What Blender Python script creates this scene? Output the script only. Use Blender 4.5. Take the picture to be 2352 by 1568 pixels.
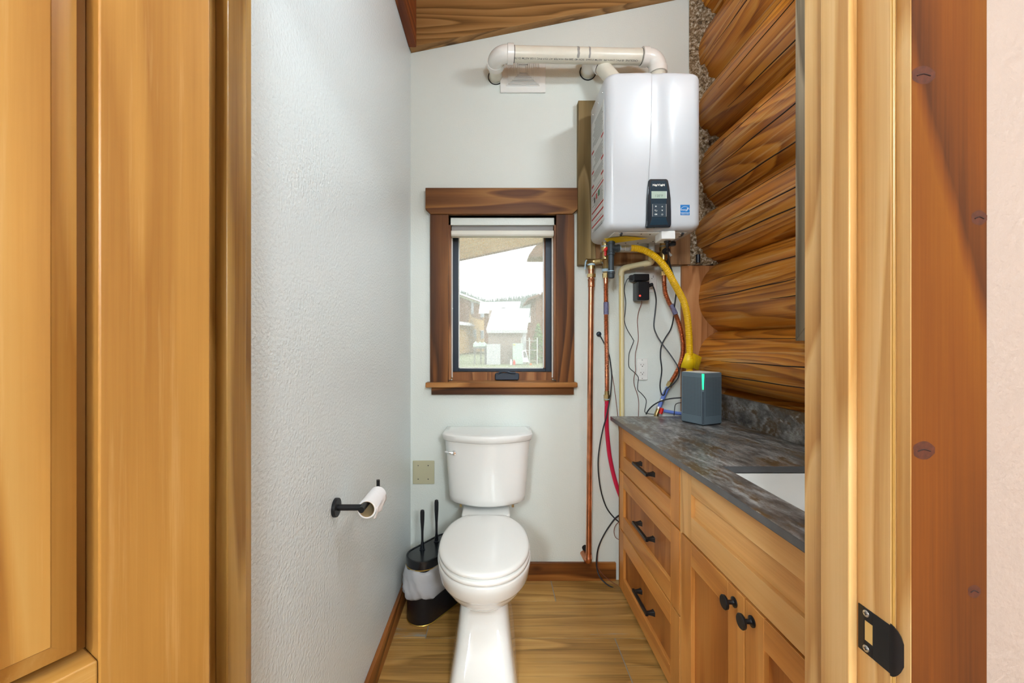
import bpy, bmesh, math, random
from mathutils import Vector, Matrix
random.seed(7)
for o in list(bpy.data.objects):
    bpy.data.objects.remove(o)
scene = bpy.context.scene
col = scene.collection
R = math.radians

# ------------------------------------------------------------------ camera
FPX = 935.0; CX = 1138.0; CY = 784.0; EYE = 1.27
cam = bpy.data.cameras.new('camera'); camo = bpy.data.objects.new('camera', cam); col.objects.link(camo)
camo.location = (0, 0, EYE); camo.rotation_euler = (R(90), 0, 0)
cam.sensor_width = 36; cam.lens = FPX/2352*36; cam.shift_x = (1176-CX)/2352; cam.shift_y = 0
cam.clip_start = 0.02; cam.clip_end = 4000
scene.camera = camo
# ------------------------------------------------------------------ world, sun, exposure
w = bpy.data.worlds.new('sky'); scene.world = w; w.use_nodes = True
bg = w.node_tree.nodes['Background']; bg.inputs[0].default_value = (0.88, 0.95, 1.0, 1); bg.inputs[1].default_value = 2.1
sun = bpy.data.lights.new('sun', 'SUN'); sun.energy = 1.0; sun.angle = R(1.0); sun.color = (1, .95, .86)
suno = bpy.data.objects.new('sun', sun); col.objects.link(suno); suno.rotation_euler = (R(48), 0, R(38))
vs = scene.view_settings
vs.view_transform = 'Standard'; vs.look = 'None'; vs.exposure = 0.55; vs.gamma = 1.0; vs.use_curve_mapping = False
LAMP_W = 100.0      # strength of the wall lamp above the door
HALL_W = 64.0      # strength of the added fill globes in the hall
VAN_W = 80.0       # strength of the lamp bar above the mirror

def PX(px, d): return (px-CX)/FPX*d
def PZ(py, d): return EYE+(CY-py)/FPX*d
def at(px, py, d): return Vector((PX(px, d), d, PZ(py, d)))

# ------------------------------------------------------------------ materials
MATS = {}
def srgb(r, g, b):
    f = lambda c: (c/255/12.92) if c/255 <= .04045 else ((c/255+.055)/1.055)**2.4
    return (f(r), f(g), f(b), 1)
def newmat(name):
    m = bpy.data.materials.new(name); m.use_nodes = True
    nt = m.node_tree; b = nt.nodes['Principled BSDF']
    return m, nt, b
def plain(name, c, rough=.5, metal=0, coat=0, bump=0, bscale=200, spec=.5, emit=None, es=0, trans=0, var=0, vscale=8):
    m, nt, b = newmat(name); N = nt.nodes; L = nt.links
    b.inputs['Base Color'].default_value = c; b.inputs['Roughness'].default_value = rough
    b.inputs['Metallic'].default_value = metal; b.inputs['Coat Weight'].default_value = coat
    b.inputs['Specular IOR Level'].default_value = spec
    if emit: b.inputs['Emission Color'].default_value = emit; b.inputs['Emission Strength'].default_value = es
    if trans: b.inputs['Transmission Weight'].default_value = trans
    tc = N.new('ShaderNodeTexCoord')
    if var:
        n = N.new('ShaderNodeTexNoise'); n.inputs['Scale'].default_value = vscale; n.inputs['Detail'].default_value = 6
        L.new(tc.outputs['Object'], n.inputs['Vector'])
        mx = N.new('ShaderNodeMixRGB'); mx.blend_type = 'MULTIPLY'; mx.inputs[1].default_value = c
        cr = N.new('ShaderNodeValToRGB'); cr.color_ramp.elements[0].color = (1-var, 1-var, 1-var, 1); cr.color_ramp.elements[0].position = .3; cr.color_ramp.elements[1].position = .7
        L.new(n.outputs['Fac'], cr.inputs[0]); L.new(cr.outputs[0], mx.inputs[2]); mx.inputs[0].default_value = 1
        L.new(mx.outputs[0], b.inputs['Base Color'])
    if bump:
        n = N.new('ShaderNodeTexNoise'); n.inputs['Scale'].default_value = bscale; n.inputs['Detail'].default_value = 3
        L.new(tc.outputs['Object'], n.inputs['Vector'])
        bp = N.new('ShaderNodeBump'); bp.inputs['Strength'].default_value = bump; bp.inputs['Distance'].default_value = .004
        L.new(n.outputs['Fac'], bp.inputs['Height']); L.new(bp.outputs[0], b.inputs['Normal'])
    MATS[name] = m
    return m

def wood(name, dark, mid, light, axis='z', rings=9, rough=.42, fine=.45, knots=0, crack=0, bump=.25, scale=1.0, patch=None, patchamt=0, coat=0, blotch=.25, contrast=1.0, streak=None):
    """procedural timber; grain runs along the object's own axis"""
    m, nt, b = newmat(name); N = nt.nodes; L = nt.links
    def math_(op, a, bb=None, cc=None):
        n = N.new('ShaderNodeMath'); n.operation = op
        for i, v in enumerate((a, bb, cc)):
            if v is None: continue
            if isinstance(v, (int, float)): n.inputs[i].default_value = v
            else: L.new(v, n.inputs[i])
        return n.outputs[0]
    tc = N.new('ShaderNodeTexCoord'); oi = N.new('ShaderNodeObjectInfo')
    off = N.new('ShaderNodeVectorMath'); off.operation = 'SCALE'; off.inputs[0].default_value = (13.7, 7.3, 9.1); L.new(oi.outputs['Random'], off.inputs['Scale'])
    add = N.new('ShaderNodeVectorMath'); add.operation = 'ADD'; L.new(tc.outputs['Object'], add.inputs[0]); L.new(off.outputs[0], add.inputs[1])
    ai = 'xyz'.index(axis)
    def mapped(along, across):
        mp = N.new('ShaderNodeMapping'); s = [across*scale]*3; s[ai] = along*scale
        mp.inputs['Scale'].default_value = s; L.new(add.outputs[0], mp.inputs['Vector']); return mp.outputs[0]
    def noise(vec, sc, det=4, rough_=.55, dist=0):
        n = N.new('ShaderNodeTexNoise'); n.inputs['Scale'].default_value = sc; n.inputs['Detail'].default_value = det
        n.inputs['Roughness'].default_value = rough_; n.inputs['Distortion'].default_value = dist
        L.new(vec, n.inputs['Vector']); return n.outputs['Fac']
    ringn = noise(mapped(.55, 5.0), 1.0, 1.5, .4)
    fr = math_('FRACT', math_('MULTIPLY', math_('ADD', ringn, math_('MULTIPLY', noise(mapped(2.2, 40), 1.0, 2), .02)), rings*2.2))
    ring = math_('MULTIPLY', math_('MINIMUM', math_('DIVIDE', math_('SUBTRACT', 1.0, fr), .86), math_('DIVIDE', fr, .14)), .9)   # slow early wood, sharp late-wood line
    fin = noise(mapped(4, 260), 1.0, 3)
    mid_n = noise(mapped(1.8, 60), 1.0, 4, .65)
    v = math_('ADD', math_('MULTIPLY', ring, 1-fine), math_('MULTIPLY', math_('ADD', math_('MULTIPLY', fin, .5), math_('MULTIPLY', mid_n, .5)), fine))
    v = math_('ADD', math_('MULTIPLY', math_('SUBTRACT', v, .5), contrast), .5)
    cr = N.new('ShaderNodeValToRGB'); e = cr.color_ramp.elements
    e[0].position = .22; e[0].color = dark; e[1].position = .80; e[1].color = light
    x = e.new(.5); x.color = mid
    L.new(v, cr.inputs[0]); c = cr.outputs[0]
    def mix(c, fac, colr, mode='MIX'):
        mx = N.new('ShaderNodeMixRGB'); mx.blend_type = mode
        if isinstance(fac, (int, float)): mx.inputs[0].default_value = fac
        else: L.new(fac, mx.inputs[0])
        L.new(c, mx.inputs[1])
        if isinstance(colr, tuple): mx.inputs[2].default_value = colr
        else: L.new(colr, mx.inputs[2])
        return mx.outputs[0]
    if blotch:
        bn = noise(mapped(1.3, 6), 1.0, 3)
        r2 = N.new('ShaderNodeValToRGB'); r2.color_ramp.elements[0].position = .3; r2.color_ramp.elements[1].position = .7
        k = 1-blotch; r2.color_ramp.elements[0].color = (k, k*.96, k*.9, 1); r2.color_ramp.elements[1].color = (1.0, 1, 1, 1)
        L.new(bn, r2.inputs[0]); c = mix(c, 1.0, r2.outputs[0], 'MULTIPLY')
    if streak:
        sn = noise(mapped(1.1, 44), 1.0, 6, .7)
        r4 = N.new('ShaderNodeValToRGB'); r4.color_ramp.elements[0].position = .54; r4.color_ramp.elements[1].position = .62
        L.new(sn, r4.inputs[0]); c = mix(c, math_('MULTIPLY', r4.outputs[0], streak[1]), streak[0])
    if patch:
        pn = noise(mapped(1.1, 9), 1.0, 8, .7)
        r3 = N.new('ShaderNodeValToRGB'); r3.color_ramp.elements[0].position = .62; r3.color_ramp.elements[1].position = .68
        L.new(pn, r3.inputs[0]); c = mix(c, math_('MULTIPLY', r3.outputs[0], patchamt), patch)
    h = v
    if knots:
        vo = N.new('ShaderNodeTexVoronoi'); vo.inputs['Scale'].default_value = 1.0
        L.new(mapped(knots*.8, knots*2.0), vo.inputs['Vector'])
        sel = math_('GREATER_THAN', vo.outputs['Color'], .45)
        kr = N.new('ShaderNodeValToRGB'); kr.color_ramp.elements[0].position = .03; kr.color_ramp.elements[0].color = (1, 1, 1, 1)
        kr.color_ramp.elements[1].position = .085; kr.color_ramp.elements[1].color = (0, 0, 0, 1)
        L.new(vo.outputs['Distance'], kr.inputs[0])
        c = mix(c, math_('MULTIPLY', math_('MULTIPLY', kr.outputs[0], sel), .85), (dark[0]*.3, dark[1]*.3, dark[2]*.35, 1))
    if crack:
        cn = noise(mapped(.35, 11), 1.0, 2, .4)
        d_ = math_('ABSOLUTE', math_('SUBTRACT', cn, .5))
        d2_ = math_('ABSOLUTE', math_('SUBTRACT', cn, .62))
        cm = math_('ADD', math_('LESS_THAN', d_, .004*crack), math_('LESS_THAN', d2_, .003*crack))
        bn2 = math_('GREATER_THAN', noise(mapped(.8, 3), 1.0, 2), .45)
        cm = math_('MINIMUM', math_('MULTIPLY', cm, bn2), 1)
        c = mix(c, math_('MULTIPLY', cm, .85), (.012, .006, .003, 1)); h = math_('SUBTRACT', h, math_('MULTIPLY', cm, 2.0))
    L.new(c, b.inputs['Base Color'])
    b.inputs['Roughness'].default_value = rough; b.inputs['Specular IOR Level'].default_value = .32; b.inputs['Coat Weight'].default_value = coat*.7; b.inputs['Coat Roughness'].default_value = .25
    if bump:
        bp = N.new('ShaderNodeBump'); bp.inputs['Strength'].default_value = bump; bp.inputs['Distance'].default_value = .002
        L.new(h, bp.inputs['Height']); L.new(bp.outputs[0], b.inputs['Normal'])
    MATS[name] = m
    return m

S = srgb
wall_m = plain('wall_paint', S(222, 228, 222), .42, bump=.32, bscale=150)
wall_left_m = plain('wall_paint_satin', S(220, 228, 229), .27, bump=.8, bscale=120)
hall_m = plain('hall_paint', S(164, 147, 136), .55, bump=.5, bscale=120)
door_w = {a: wood('door_pine_'+a, S(146, 96, 36), S(180, 132, 64), S(194, 154, 88), a, rings=3, rough=.38, fine=.5, contrast=.75, blotch=.22, streak=(S(196, 158, 104), .22), coat=.25, bump=.12) for a in 'xz'}
jamb_w = wood('jamb_pine', S(184, 136, 76), S(212, 172, 112), S(228, 196, 142), 'z', rings=5, fine=.55, rough=.4, blotch=.12, coat=.15)
stopl_w = wood('jamb_pine_amber', S(132, 90, 34), S(170, 130, 66), S(192, 154, 90), 'z', rings=5, fine=.55, rough=.3, blotch=.2, coat=.3)
casing_w = wood('casing_stained', S(76, 36, 2), S(112, 58, 3), S(130, 76, 10), 'z', rings=3, fine=.5, rough=.85, knots=2.6, blotch=.25)
win_w = {a: wood('window_trim_'+a, S(66, 36, 14), S(116, 68, 28), S(152, 100, 48), a, rings=4, fine=.5, rough=.45, knots=5, blotch=.45) for a in 'xz'}
head_w = wood('window_header_wood', S(92, 52, 20), S(126, 80, 36), S(166, 116, 60), 'x', rings=5, fine=.45, rough=.5, knots=3, blotch=.2)
sill_w = wood('sill_wood', S(120, 74, 34), S(166, 112, 60), S(190, 140, 84), 'x', rings=4, fine=.5, rough=.4, blotch=.15)
lining_w = wood('lining_wood', S(110, 66, 34), S(150, 98, 58), S(178, 126, 82), 'z', rings=4, fine=.5, rough=.4, blotch=.15)
log_w = wood('log_timber', S(136, 70, 14), S(206, 128, 36), S(228, 162, 66), 'y', rings=8, fine=.6, rough=.36, knots=1.8, blotch=.45, coat=.35, bump=.6, streak=(S(214, 172, 112), .5), contrast=1.05)
beam_w = wood('ceiling_board', S(110, 78, 38), S(160, 118, 68), S(180, 140, 88), 'x', rings=6, fine=.5, rough=.55, knots=1.8, blotch=.15)
beam_shaded_w = wood('ceiling_board_shaded', S(90, 40, 16), S(130, 66, 28), S(160, 90, 40), 'y', rings=4, fine=.5, rough=.6)  # shade on the left board put into its dark red colour
base_w = wood('baseboard_wood', S(92, 50, 18), S(150, 90, 38), S(184, 122, 60), 'x', rings=3, fine=.5, rough=.4, knots=2.2, blotch=.3)
basel_w = wood('baseboard_wood_y', S(92, 50, 18), S(150, 90, 38), S(184, 122, 60), 'y', rings=3, fine=.5, rough=.4, blotch=.3)
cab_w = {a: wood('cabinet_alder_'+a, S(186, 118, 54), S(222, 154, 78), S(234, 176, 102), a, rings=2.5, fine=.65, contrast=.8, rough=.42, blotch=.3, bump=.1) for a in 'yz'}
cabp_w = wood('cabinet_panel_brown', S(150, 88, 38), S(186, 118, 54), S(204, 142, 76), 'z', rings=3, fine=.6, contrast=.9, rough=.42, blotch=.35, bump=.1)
cab_lit_w = {a: wood('cabinet_alder_lit_'+a, S(206, 146, 80), S(238, 186, 116), S(246, 206, 142), a, rings=2.5, fine=.6, contrast=.8, rough=.42, blotch=.2, knots=2.2, bump=.1) for a in 'yz'}  # lit copy of the cabinet alder: light on the false front put into colour
floor_w = wood('floor_wood_tile', S(116, 82, 38), S(190, 146, 80), S(220, 180, 114), 'x', rings=5, fine=.72, rough=.38, blotch=.3, knots=1.6, contrast=.9, patch=S(150, 160, 160), patchamt=.7, bump=.2, streak=(S(84, 70, 48), .35))
hallfl_w = wood('hall_floor_wood', S(96, 66, 36), S(150, 110, 66), S(180, 140, 92), 'x', rings=6, fine=.5, rough=.4)
treated_w = wood('treated_lumber', S(106, 88, 52), S(140, 118, 76), S(168, 146, 104), 'z', rings=7, fine=.5, rough=.7, knots=2, blotch=.3)
treatedb_w = wood('brown_lumber', S(112, 78, 48), S(154, 114, 76), S(184, 144, 102), 'z', rings=7, fine=.55, rough=.7, knots=6, blotch=.3)
ply_w = wood('plywood', S(150, 96, 54), S(178, 122, 76), S(196, 142, 94), 'z', rings=5, fine=.6, rough=.55, blotch=.1)
mirror_w = wood('mirror_frame_wood', S(92, 82, 66), S(140, 126, 104), S(176, 160, 134), 'z', rings=4, fine=.6, rough=.6)
soffit_w = wood('soffit_pine', S(210, 146, 100), S(234, 182, 136), S(242, 204, 164), 'x', rings=5, fine=.4, rough=.6)
house_brown = wood('house_brown_siding', S(96, 66, 52), S(130, 92, 74), S(150, 112, 90), 'x', rings=4, fine=.6, rough=.8, bump=0)
house_log = wood('house_yellow_log', S(176, 140, 90), S(206, 172, 118), S(220, 190, 140), 'x', rings=4, fine=.6, rough=.8, bump=0)
white_gloss = plain('heater_white', S(200, 204, 208), .34, coat=.12)
white_matte = plain('white_plastic', S(232, 232, 228), .4)
porcelain = plain('porcelain', S(236, 237, 234), .07, coat=.6)
seat_m = plain('toilet_seat_plastic', S(240, 240, 236), .16, coat=.3)
pvc_m = plain('pvc_pipe', S(226, 222, 206), .3, var=.08, vscale=14)
pvcw_m = plain('pvc_fitting', S(236, 234, 228), .25)
cpvc_m = plain('cpvc_cream', S(222, 210, 168), .35)
greypvc_m = plain('grey_plastic', S(176, 178, 174), .4)
ystripe_m = plain('yellow_stripe', S(222, 190, 20), .4)
yellow_m = plain('gas_hose_yellow', S(228, 180, 8), .42)
ytag_m = plain('yellow_tag', S(232, 196, 16), .45)
copper_m = plain('copper', (.80, .36, .2, 1), .28, 1.0, var=.35, vscale=18)
brass_m = plain('brass', (.62, .47, .22, 1), .32, 1.0, var=.3, vscale=30)
steel_m = plain('steel', (.72, .72, .72, 1), .28, 1.0)
chrome_m = plain('chrome', (.85, .86, .88, 1), .08, 1.0)
iron_m = plain('black_iron', S(62, 70, 76), .45, .4, bump=.2, bscale=300)
black_m = plain('black_plastic', S(20, 24, 30), .32)
blackmat_m = plain('black_matte_metal', S(26, 28, 32), .38, .3)
cord_m = plain('black_cord', S(30, 36, 42), .45)
browncord_m = plain('brown_wire', S(120, 66, 52), .5)
redpex_m = plain('red_pex', S(196, 26, 66), .3)
bluepex_m = plain('blue_pex', S(110, 136, 214), .3)
red_m = plain('red_handle', S(216, 26, 22), .35)
sleeve_m = plain('blue_sleeve', S(112, 112, 146), .5, var=.3, vscale=120)
putty_m = plain('pale_blue_tape', S(168, 196, 214), .5)
panel_m = plain('control_panel_black', S(10, 24, 36), .16, coat=.5)
pad_m = plain('keypad_grey', S(46, 62, 74), .3)
lcd_m = plain('lcd', S(176, 196, 182), .3)
lcdtxt_m = plain('lcd_digits', S(96, 112, 104), .5)
print_w = plain('white_print', S(240, 242, 236), .5)
print_k = plain('black_print', S(50, 50, 52), .6)
print_g = plain('grey_print', S(150, 152, 150), .6)
label_m = plain('grey_label', S(206, 208, 206), .5)
redprint_m = plain('red_print', S(178, 34, 34), .5)
greenprint_m = plain('green_print', S(40, 110, 70), .5)
blue_m = plain('sticker_blue', S(24, 118, 190), .4)
grey_modem = plain('modem_grey', S(96, 112, 122), .5)
grey_modem2 = plain('modem_dark', S(70, 82, 92), .5)
hole_m = plain('perforation_dark', S(22, 28, 34), .7)
led_m = plain('green_led', S(30, 220, 120), .4, emit=(.02, .85, .25, 1), es=1.6)
redled_m = plain('red_led', S(230, 40, 30), .4, emit=(1, .05, .03, 1), es=1.5)
paper_m = plain('tissue_paper', S(244, 244, 246), .9, bump=.2, bscale=60)
card_m = plain('cardboard_core', S(186, 162, 122), .8)
beige_m = plain('beige_plate', S(186, 182, 152), .4)
gold_m = plain('gold_rim', S(170, 138, 60), .35, .6)
bin_m = plain('bin_black', S(20, 24, 32), .34, bump=.1, bscale=60, var=.4, vscale=10)
grout_m = plain('grout', S(150, 146, 136), .9)
shade_m = plain('shade_fabric', S(226, 224, 212), .8)
shadeg_m = plain('shade_grey', S(150, 148, 146), .8)
sash_m = plain('sash_dark', S(30, 46, 62), .38)
sinkw_m = plain('sink_white', S(250, 250, 246), .12, coat=.5)
hole_black = plain('hole_dark', S(24, 20, 18), .9)
roofw_m = plain('white_metal_roof', S(226, 230, 232), .5)
yardw_m = plain('yard_white', S(186, 188, 190), .6)
shedw_m = plain('shed_beige', S(150, 136, 127), .8, var=.1, vscale=1.2)
grass_m = plain('grass', S(136, 146, 108), .95, var=.4, vscale=.5)
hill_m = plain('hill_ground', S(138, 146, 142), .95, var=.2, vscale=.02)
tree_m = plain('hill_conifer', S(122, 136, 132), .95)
leaf_m = plain('spruce_needles', S(120, 156, 90), .9)
bark2_m = plain('trunk_bark', S(110, 90, 70), .9)
palegreen_m = plain('pale_green_paint', S(166, 188, 172), .6)
greypaint_m = plain('grey_paint', S(110, 112, 114), .7)
orange_m = plain('orange_plastic', S(230, 120, 50), .6)
mirror_m = plain('mirror_glass', (.9, .92, .92, 1), .02, 1.0)
lampglass_m = plain('lamp_glow', (1, .95, .86, 1), .4, emit=(.80, .92, 1, 1), es=LAMP_W)
vanlamp_m = plain('vanity_lamp_glow', (1, .97, .92, 1), .4, emit=(.82, .93, 1, 1), es=VAN_W)
hallfill_m = plain('hall_fill_glow', (1, .95, .88, 1), .4, emit=(.82, .93, 1, 1), es=HALL_W)
# bark / chinking strip
bark_m, nt, b = newmat('bark_chinking'); N = nt.nodes; L = nt.links
tc = N.new('ShaderNodeTexCoord'); n = N.new('ShaderNodeTexNoise'); n.inputs['Scale'].default_value = 70; n.inputs['Detail'].default_value = 8; n.inputs['Roughness'].default_value = .7
L.new(tc.outputs['Object'], n.inputs['Vector'])
cr = N.new('ShaderNodeValToRGB'); e = cr.color_ramp.elements; e[0].position = .34; e[0].color = S(54, 38, 24); e[1].position = .64; e[1].color = S(236, 226, 206); x = e.new(.5); x.color = S(160, 132, 96)
L.new(n.outputs['Fac'], cr.inputs[0]); L.new(cr.outputs[0], b.inputs['Base Color']); b.inputs['Roughness'].default_value = .9
bp = N.new('ShaderNodeBump'); bp.inputs['Strength'].default_value = 1; bp.inputs['Distance'].default_value = .012; L.new(n.outputs['Fac'], bp.inputs['Height']); L.new(bp.outputs[0], b.inputs['Normal'])
# slate-look countertop
def slate(name, sx):
    m, nt, b = newmat(name); N = nt.nodes; L = nt.links
    tc = N.new('ShaderNodeTexCoord'); mp = N.new('ShaderNodeMapping'); mp.inputs['Scale'].default_value = sx; L.new(tc.outputs['Object'], mp.inputs['Vector'])
    def ns(sc, det, ro):
        n = N.new('ShaderNodeTexNoise'); n.inputs['Scale'].default_value = sc; n.inputs['Detail'].default_value = det; n.inputs['Roughness'].default_value = ro
        L.new(mp.outputs[0], n.inputs['Vector']); return n.outputs['Fac']
    def ramp(f, pts):
        r = N.new('ShaderNodeValToRGB'); e = r.color_ramp.elements
        e[0].position, e[0].color = pts[0]; e[1].position, e[1].color = pts[-1]
        for p, c in pts[1:-1]: x = e.new(p); x.color = c
        L.new(f, r.inputs[0]); return r.outputs[0]
    a = ramp(ns(8, 12, .74), [(.36, S(60, 58, 56)), (.46, S(102, 99, 96)), (.54, S(140, 140, 138)), (.64, S(180, 182, 182))])
    br = ramp(ns(4.2, 12, .76), [(.49, (0, 0, 0, 1)), (.57, (1, 1, 1, 1))])
    mx = N.new('ShaderNodeMixRGB'); L.new(br, mx.inputs[0]); L.new(a, mx.inputs[1]); mx.inputs[2].default_value = S(92, 72, 46)
    wv = ramp(ns(14, 12, .78), [(.6, (0, 0, 0, 1)), (.66, (1, 1, 1, 1))])
    mx2 = N.new('ShaderNodeMixRGB'); L.new(wv, mx2.inputs[0]); L.new(mx.outputs[0], mx2.inputs[1]); mx2.inputs[2].default_value = S(186, 190, 188)
    L.new(mx2.outputs[0], b.inputs['Base Color']); b.inputs['Roughness'].default_value = .34
    bp = N.new('ShaderNodeBump'); bp.inputs['Strength'].default_value = .15; bp.inputs['Distance'].default_value = .002; L.new(ns(12, 10, .7), bp.inputs['Height']); L.new(bp.outputs[0], b.inputs['Normal'])
    return m
slate_m = slate('slate_counter', (2.2, .9, 1)); slatev_m = slate('slate_splash', (1, 1.4, 2.4))
slateedge_m = plain('slate_edge', S(92, 92, 94), .3, var=.25, vscale=14)
# window pane: dust specks, plus a pale veil mixed in for glare and haze
pane_m = bpy.data.materials.new('dusty_veiled_glass'); pane_m.use_nodes = True; nt = pane_m.node_tree; N = nt.nodes; L = nt.links; N.clear()
out = N.new('ShaderNodeOutputMaterial'); tr = N.new('ShaderNodeBsdfTransparent'); tl = N.new('ShaderNodeBsdfTranslucent'); tl.inputs[0].default_value = (.95, .97, 1, 1)
gl = N.new('ShaderNodeBsdfGlossy'); gl.inputs['Roughness'].default_value = .02
tc = N.new('ShaderNodeTexCoord'); n = N.new('ShaderNodeTexNoise'); n.inputs['Scale'].default_value = 190; n.inputs['Detail'].default_value = 5; n.inputs['Roughness'].default_value = .7; L.new(tc.outputs['Object'], n.inputs['Vector'])
mr = N.new('ShaderNodeMapRange'); mr.inputs['From Min'].default_value = .45; mr.inputs['From Max'].default_value = .85; mr.inputs['To Min'].default_value = .24; mr.inputs['To Max'].default_value = .50; L.new(n.outputs['Fac'], mr.inputs['Value'])
m1 = N.new('ShaderNodeMixShader'); L.new(mr.outputs[0], m1.inputs[0]); L.new(tr.outputs[0], m1.inputs[1]); L.new(tl.outputs[0], m1.inputs[2])
m2 = N.new('ShaderNodeMixShader'); m2.inputs[0].default_value = .04; L.new(m1.outputs[0], m2.inputs[1]); L.new(gl.outputs[0], m2.inputs[2]); L.new(m2.outputs[0], out.inputs[0])
# translucent bin liner
bag_m = bpy.data.materials.new('bin_liner_film'); bag_m.use_nodes = True; nt = bag_m.node_tree; N = nt.nodes; L = nt.links; b = N['Principled BSDF']
b.inputs['Base Color'].default_value = S(220, 222, 226); b.inputs['Roughness'].default_value = .3
tr = N.new('ShaderNodeBsdfTransparent'); mx = N.new('ShaderNodeMixShader'); mx.inputs[0].default_value = .5
L.new(tr.outputs[0], mx.inputs[1]); L.new(b.outputs[0], mx.inputs[2]); L.new(mx.outputs[0], N['Material Output'].inputs[0])
# lcd / glass of houses
hwin_m = plain('house_window_glass', S(120, 132, 142), .2)

# ------------------------------------------------------------------ geometry helpers
WL = {}
def link(name, me, loc, parent=None):
    o = bpy.data.objects.new(name, me); col.objects.link(o)
    if parent is not None:
        o.parent = parent; o.location = Vector(loc)-WL[parent.name]; WL[o.name] = Vector(loc)
    else:
        o.location = loc; WL[o.name] = Vector(loc)
    return o
def tag(o, label, cat, group=None, kind=None):
    o['label'] = label; o['category'] = cat
    if group: o['group'] = group
    if kind: o['kind'] = kind
    return o
def empty(name, loc, label=None, cat=None, group=None, kind=None, rotz=None):
    o = bpy.data.objects.new(name, None); col.objects.link(o); o.location = loc; o.empty_display_size = .05
    WL[o.name] = Vector(loc)
    if rotz is not None: o.rotation_euler = (0, 0, rotz); WL[o.name] = Vector((0, 0, 0))
    if label: tag(o, label, cat, group, kind)
    return o
def catmull(pts, step=.01):
    pts = [Vector(p) for p in pts]
    if len(pts) == 2: out_ = pts
    else:
        P = [pts[0]*2-pts[1]]+pts+[pts[-1]*2-pts[-2]]; out_ = []
        for i in range(1, len(P)-2):
            p0, p1, p2, p3 = P[i-1:i+3]; n = max(2, int((p2-p1).length/step))
            for k in range(n):
                t = k/n
                out_.append(.5*((2*p1)+(p2-p0)*t+(2*p0-5*p1+4*p2-p3)*t*t+(3*p1-p0-3*p2+p3)*t**3))
        out_.append(pts[-1])
    return out_
def resample(pts, step):
    L_ = [0]
    for a, b in zip(pts, pts[1:]): L_.append(L_[-1]+(b-a).length)
    n = max(2, int(L_[-1]/step)); res = []; j = 0
    for i in range(n+1):
        s = L_[-1]*i/n
        while j < len(L_)-2 and L_[j+1] < s: j += 1
        t = (s-L_[j])/max(1e-9, L_[j+1]-L_[j]); res.append(pts[j].lerp(pts[j+1], min(1, t)))
    return res
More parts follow.
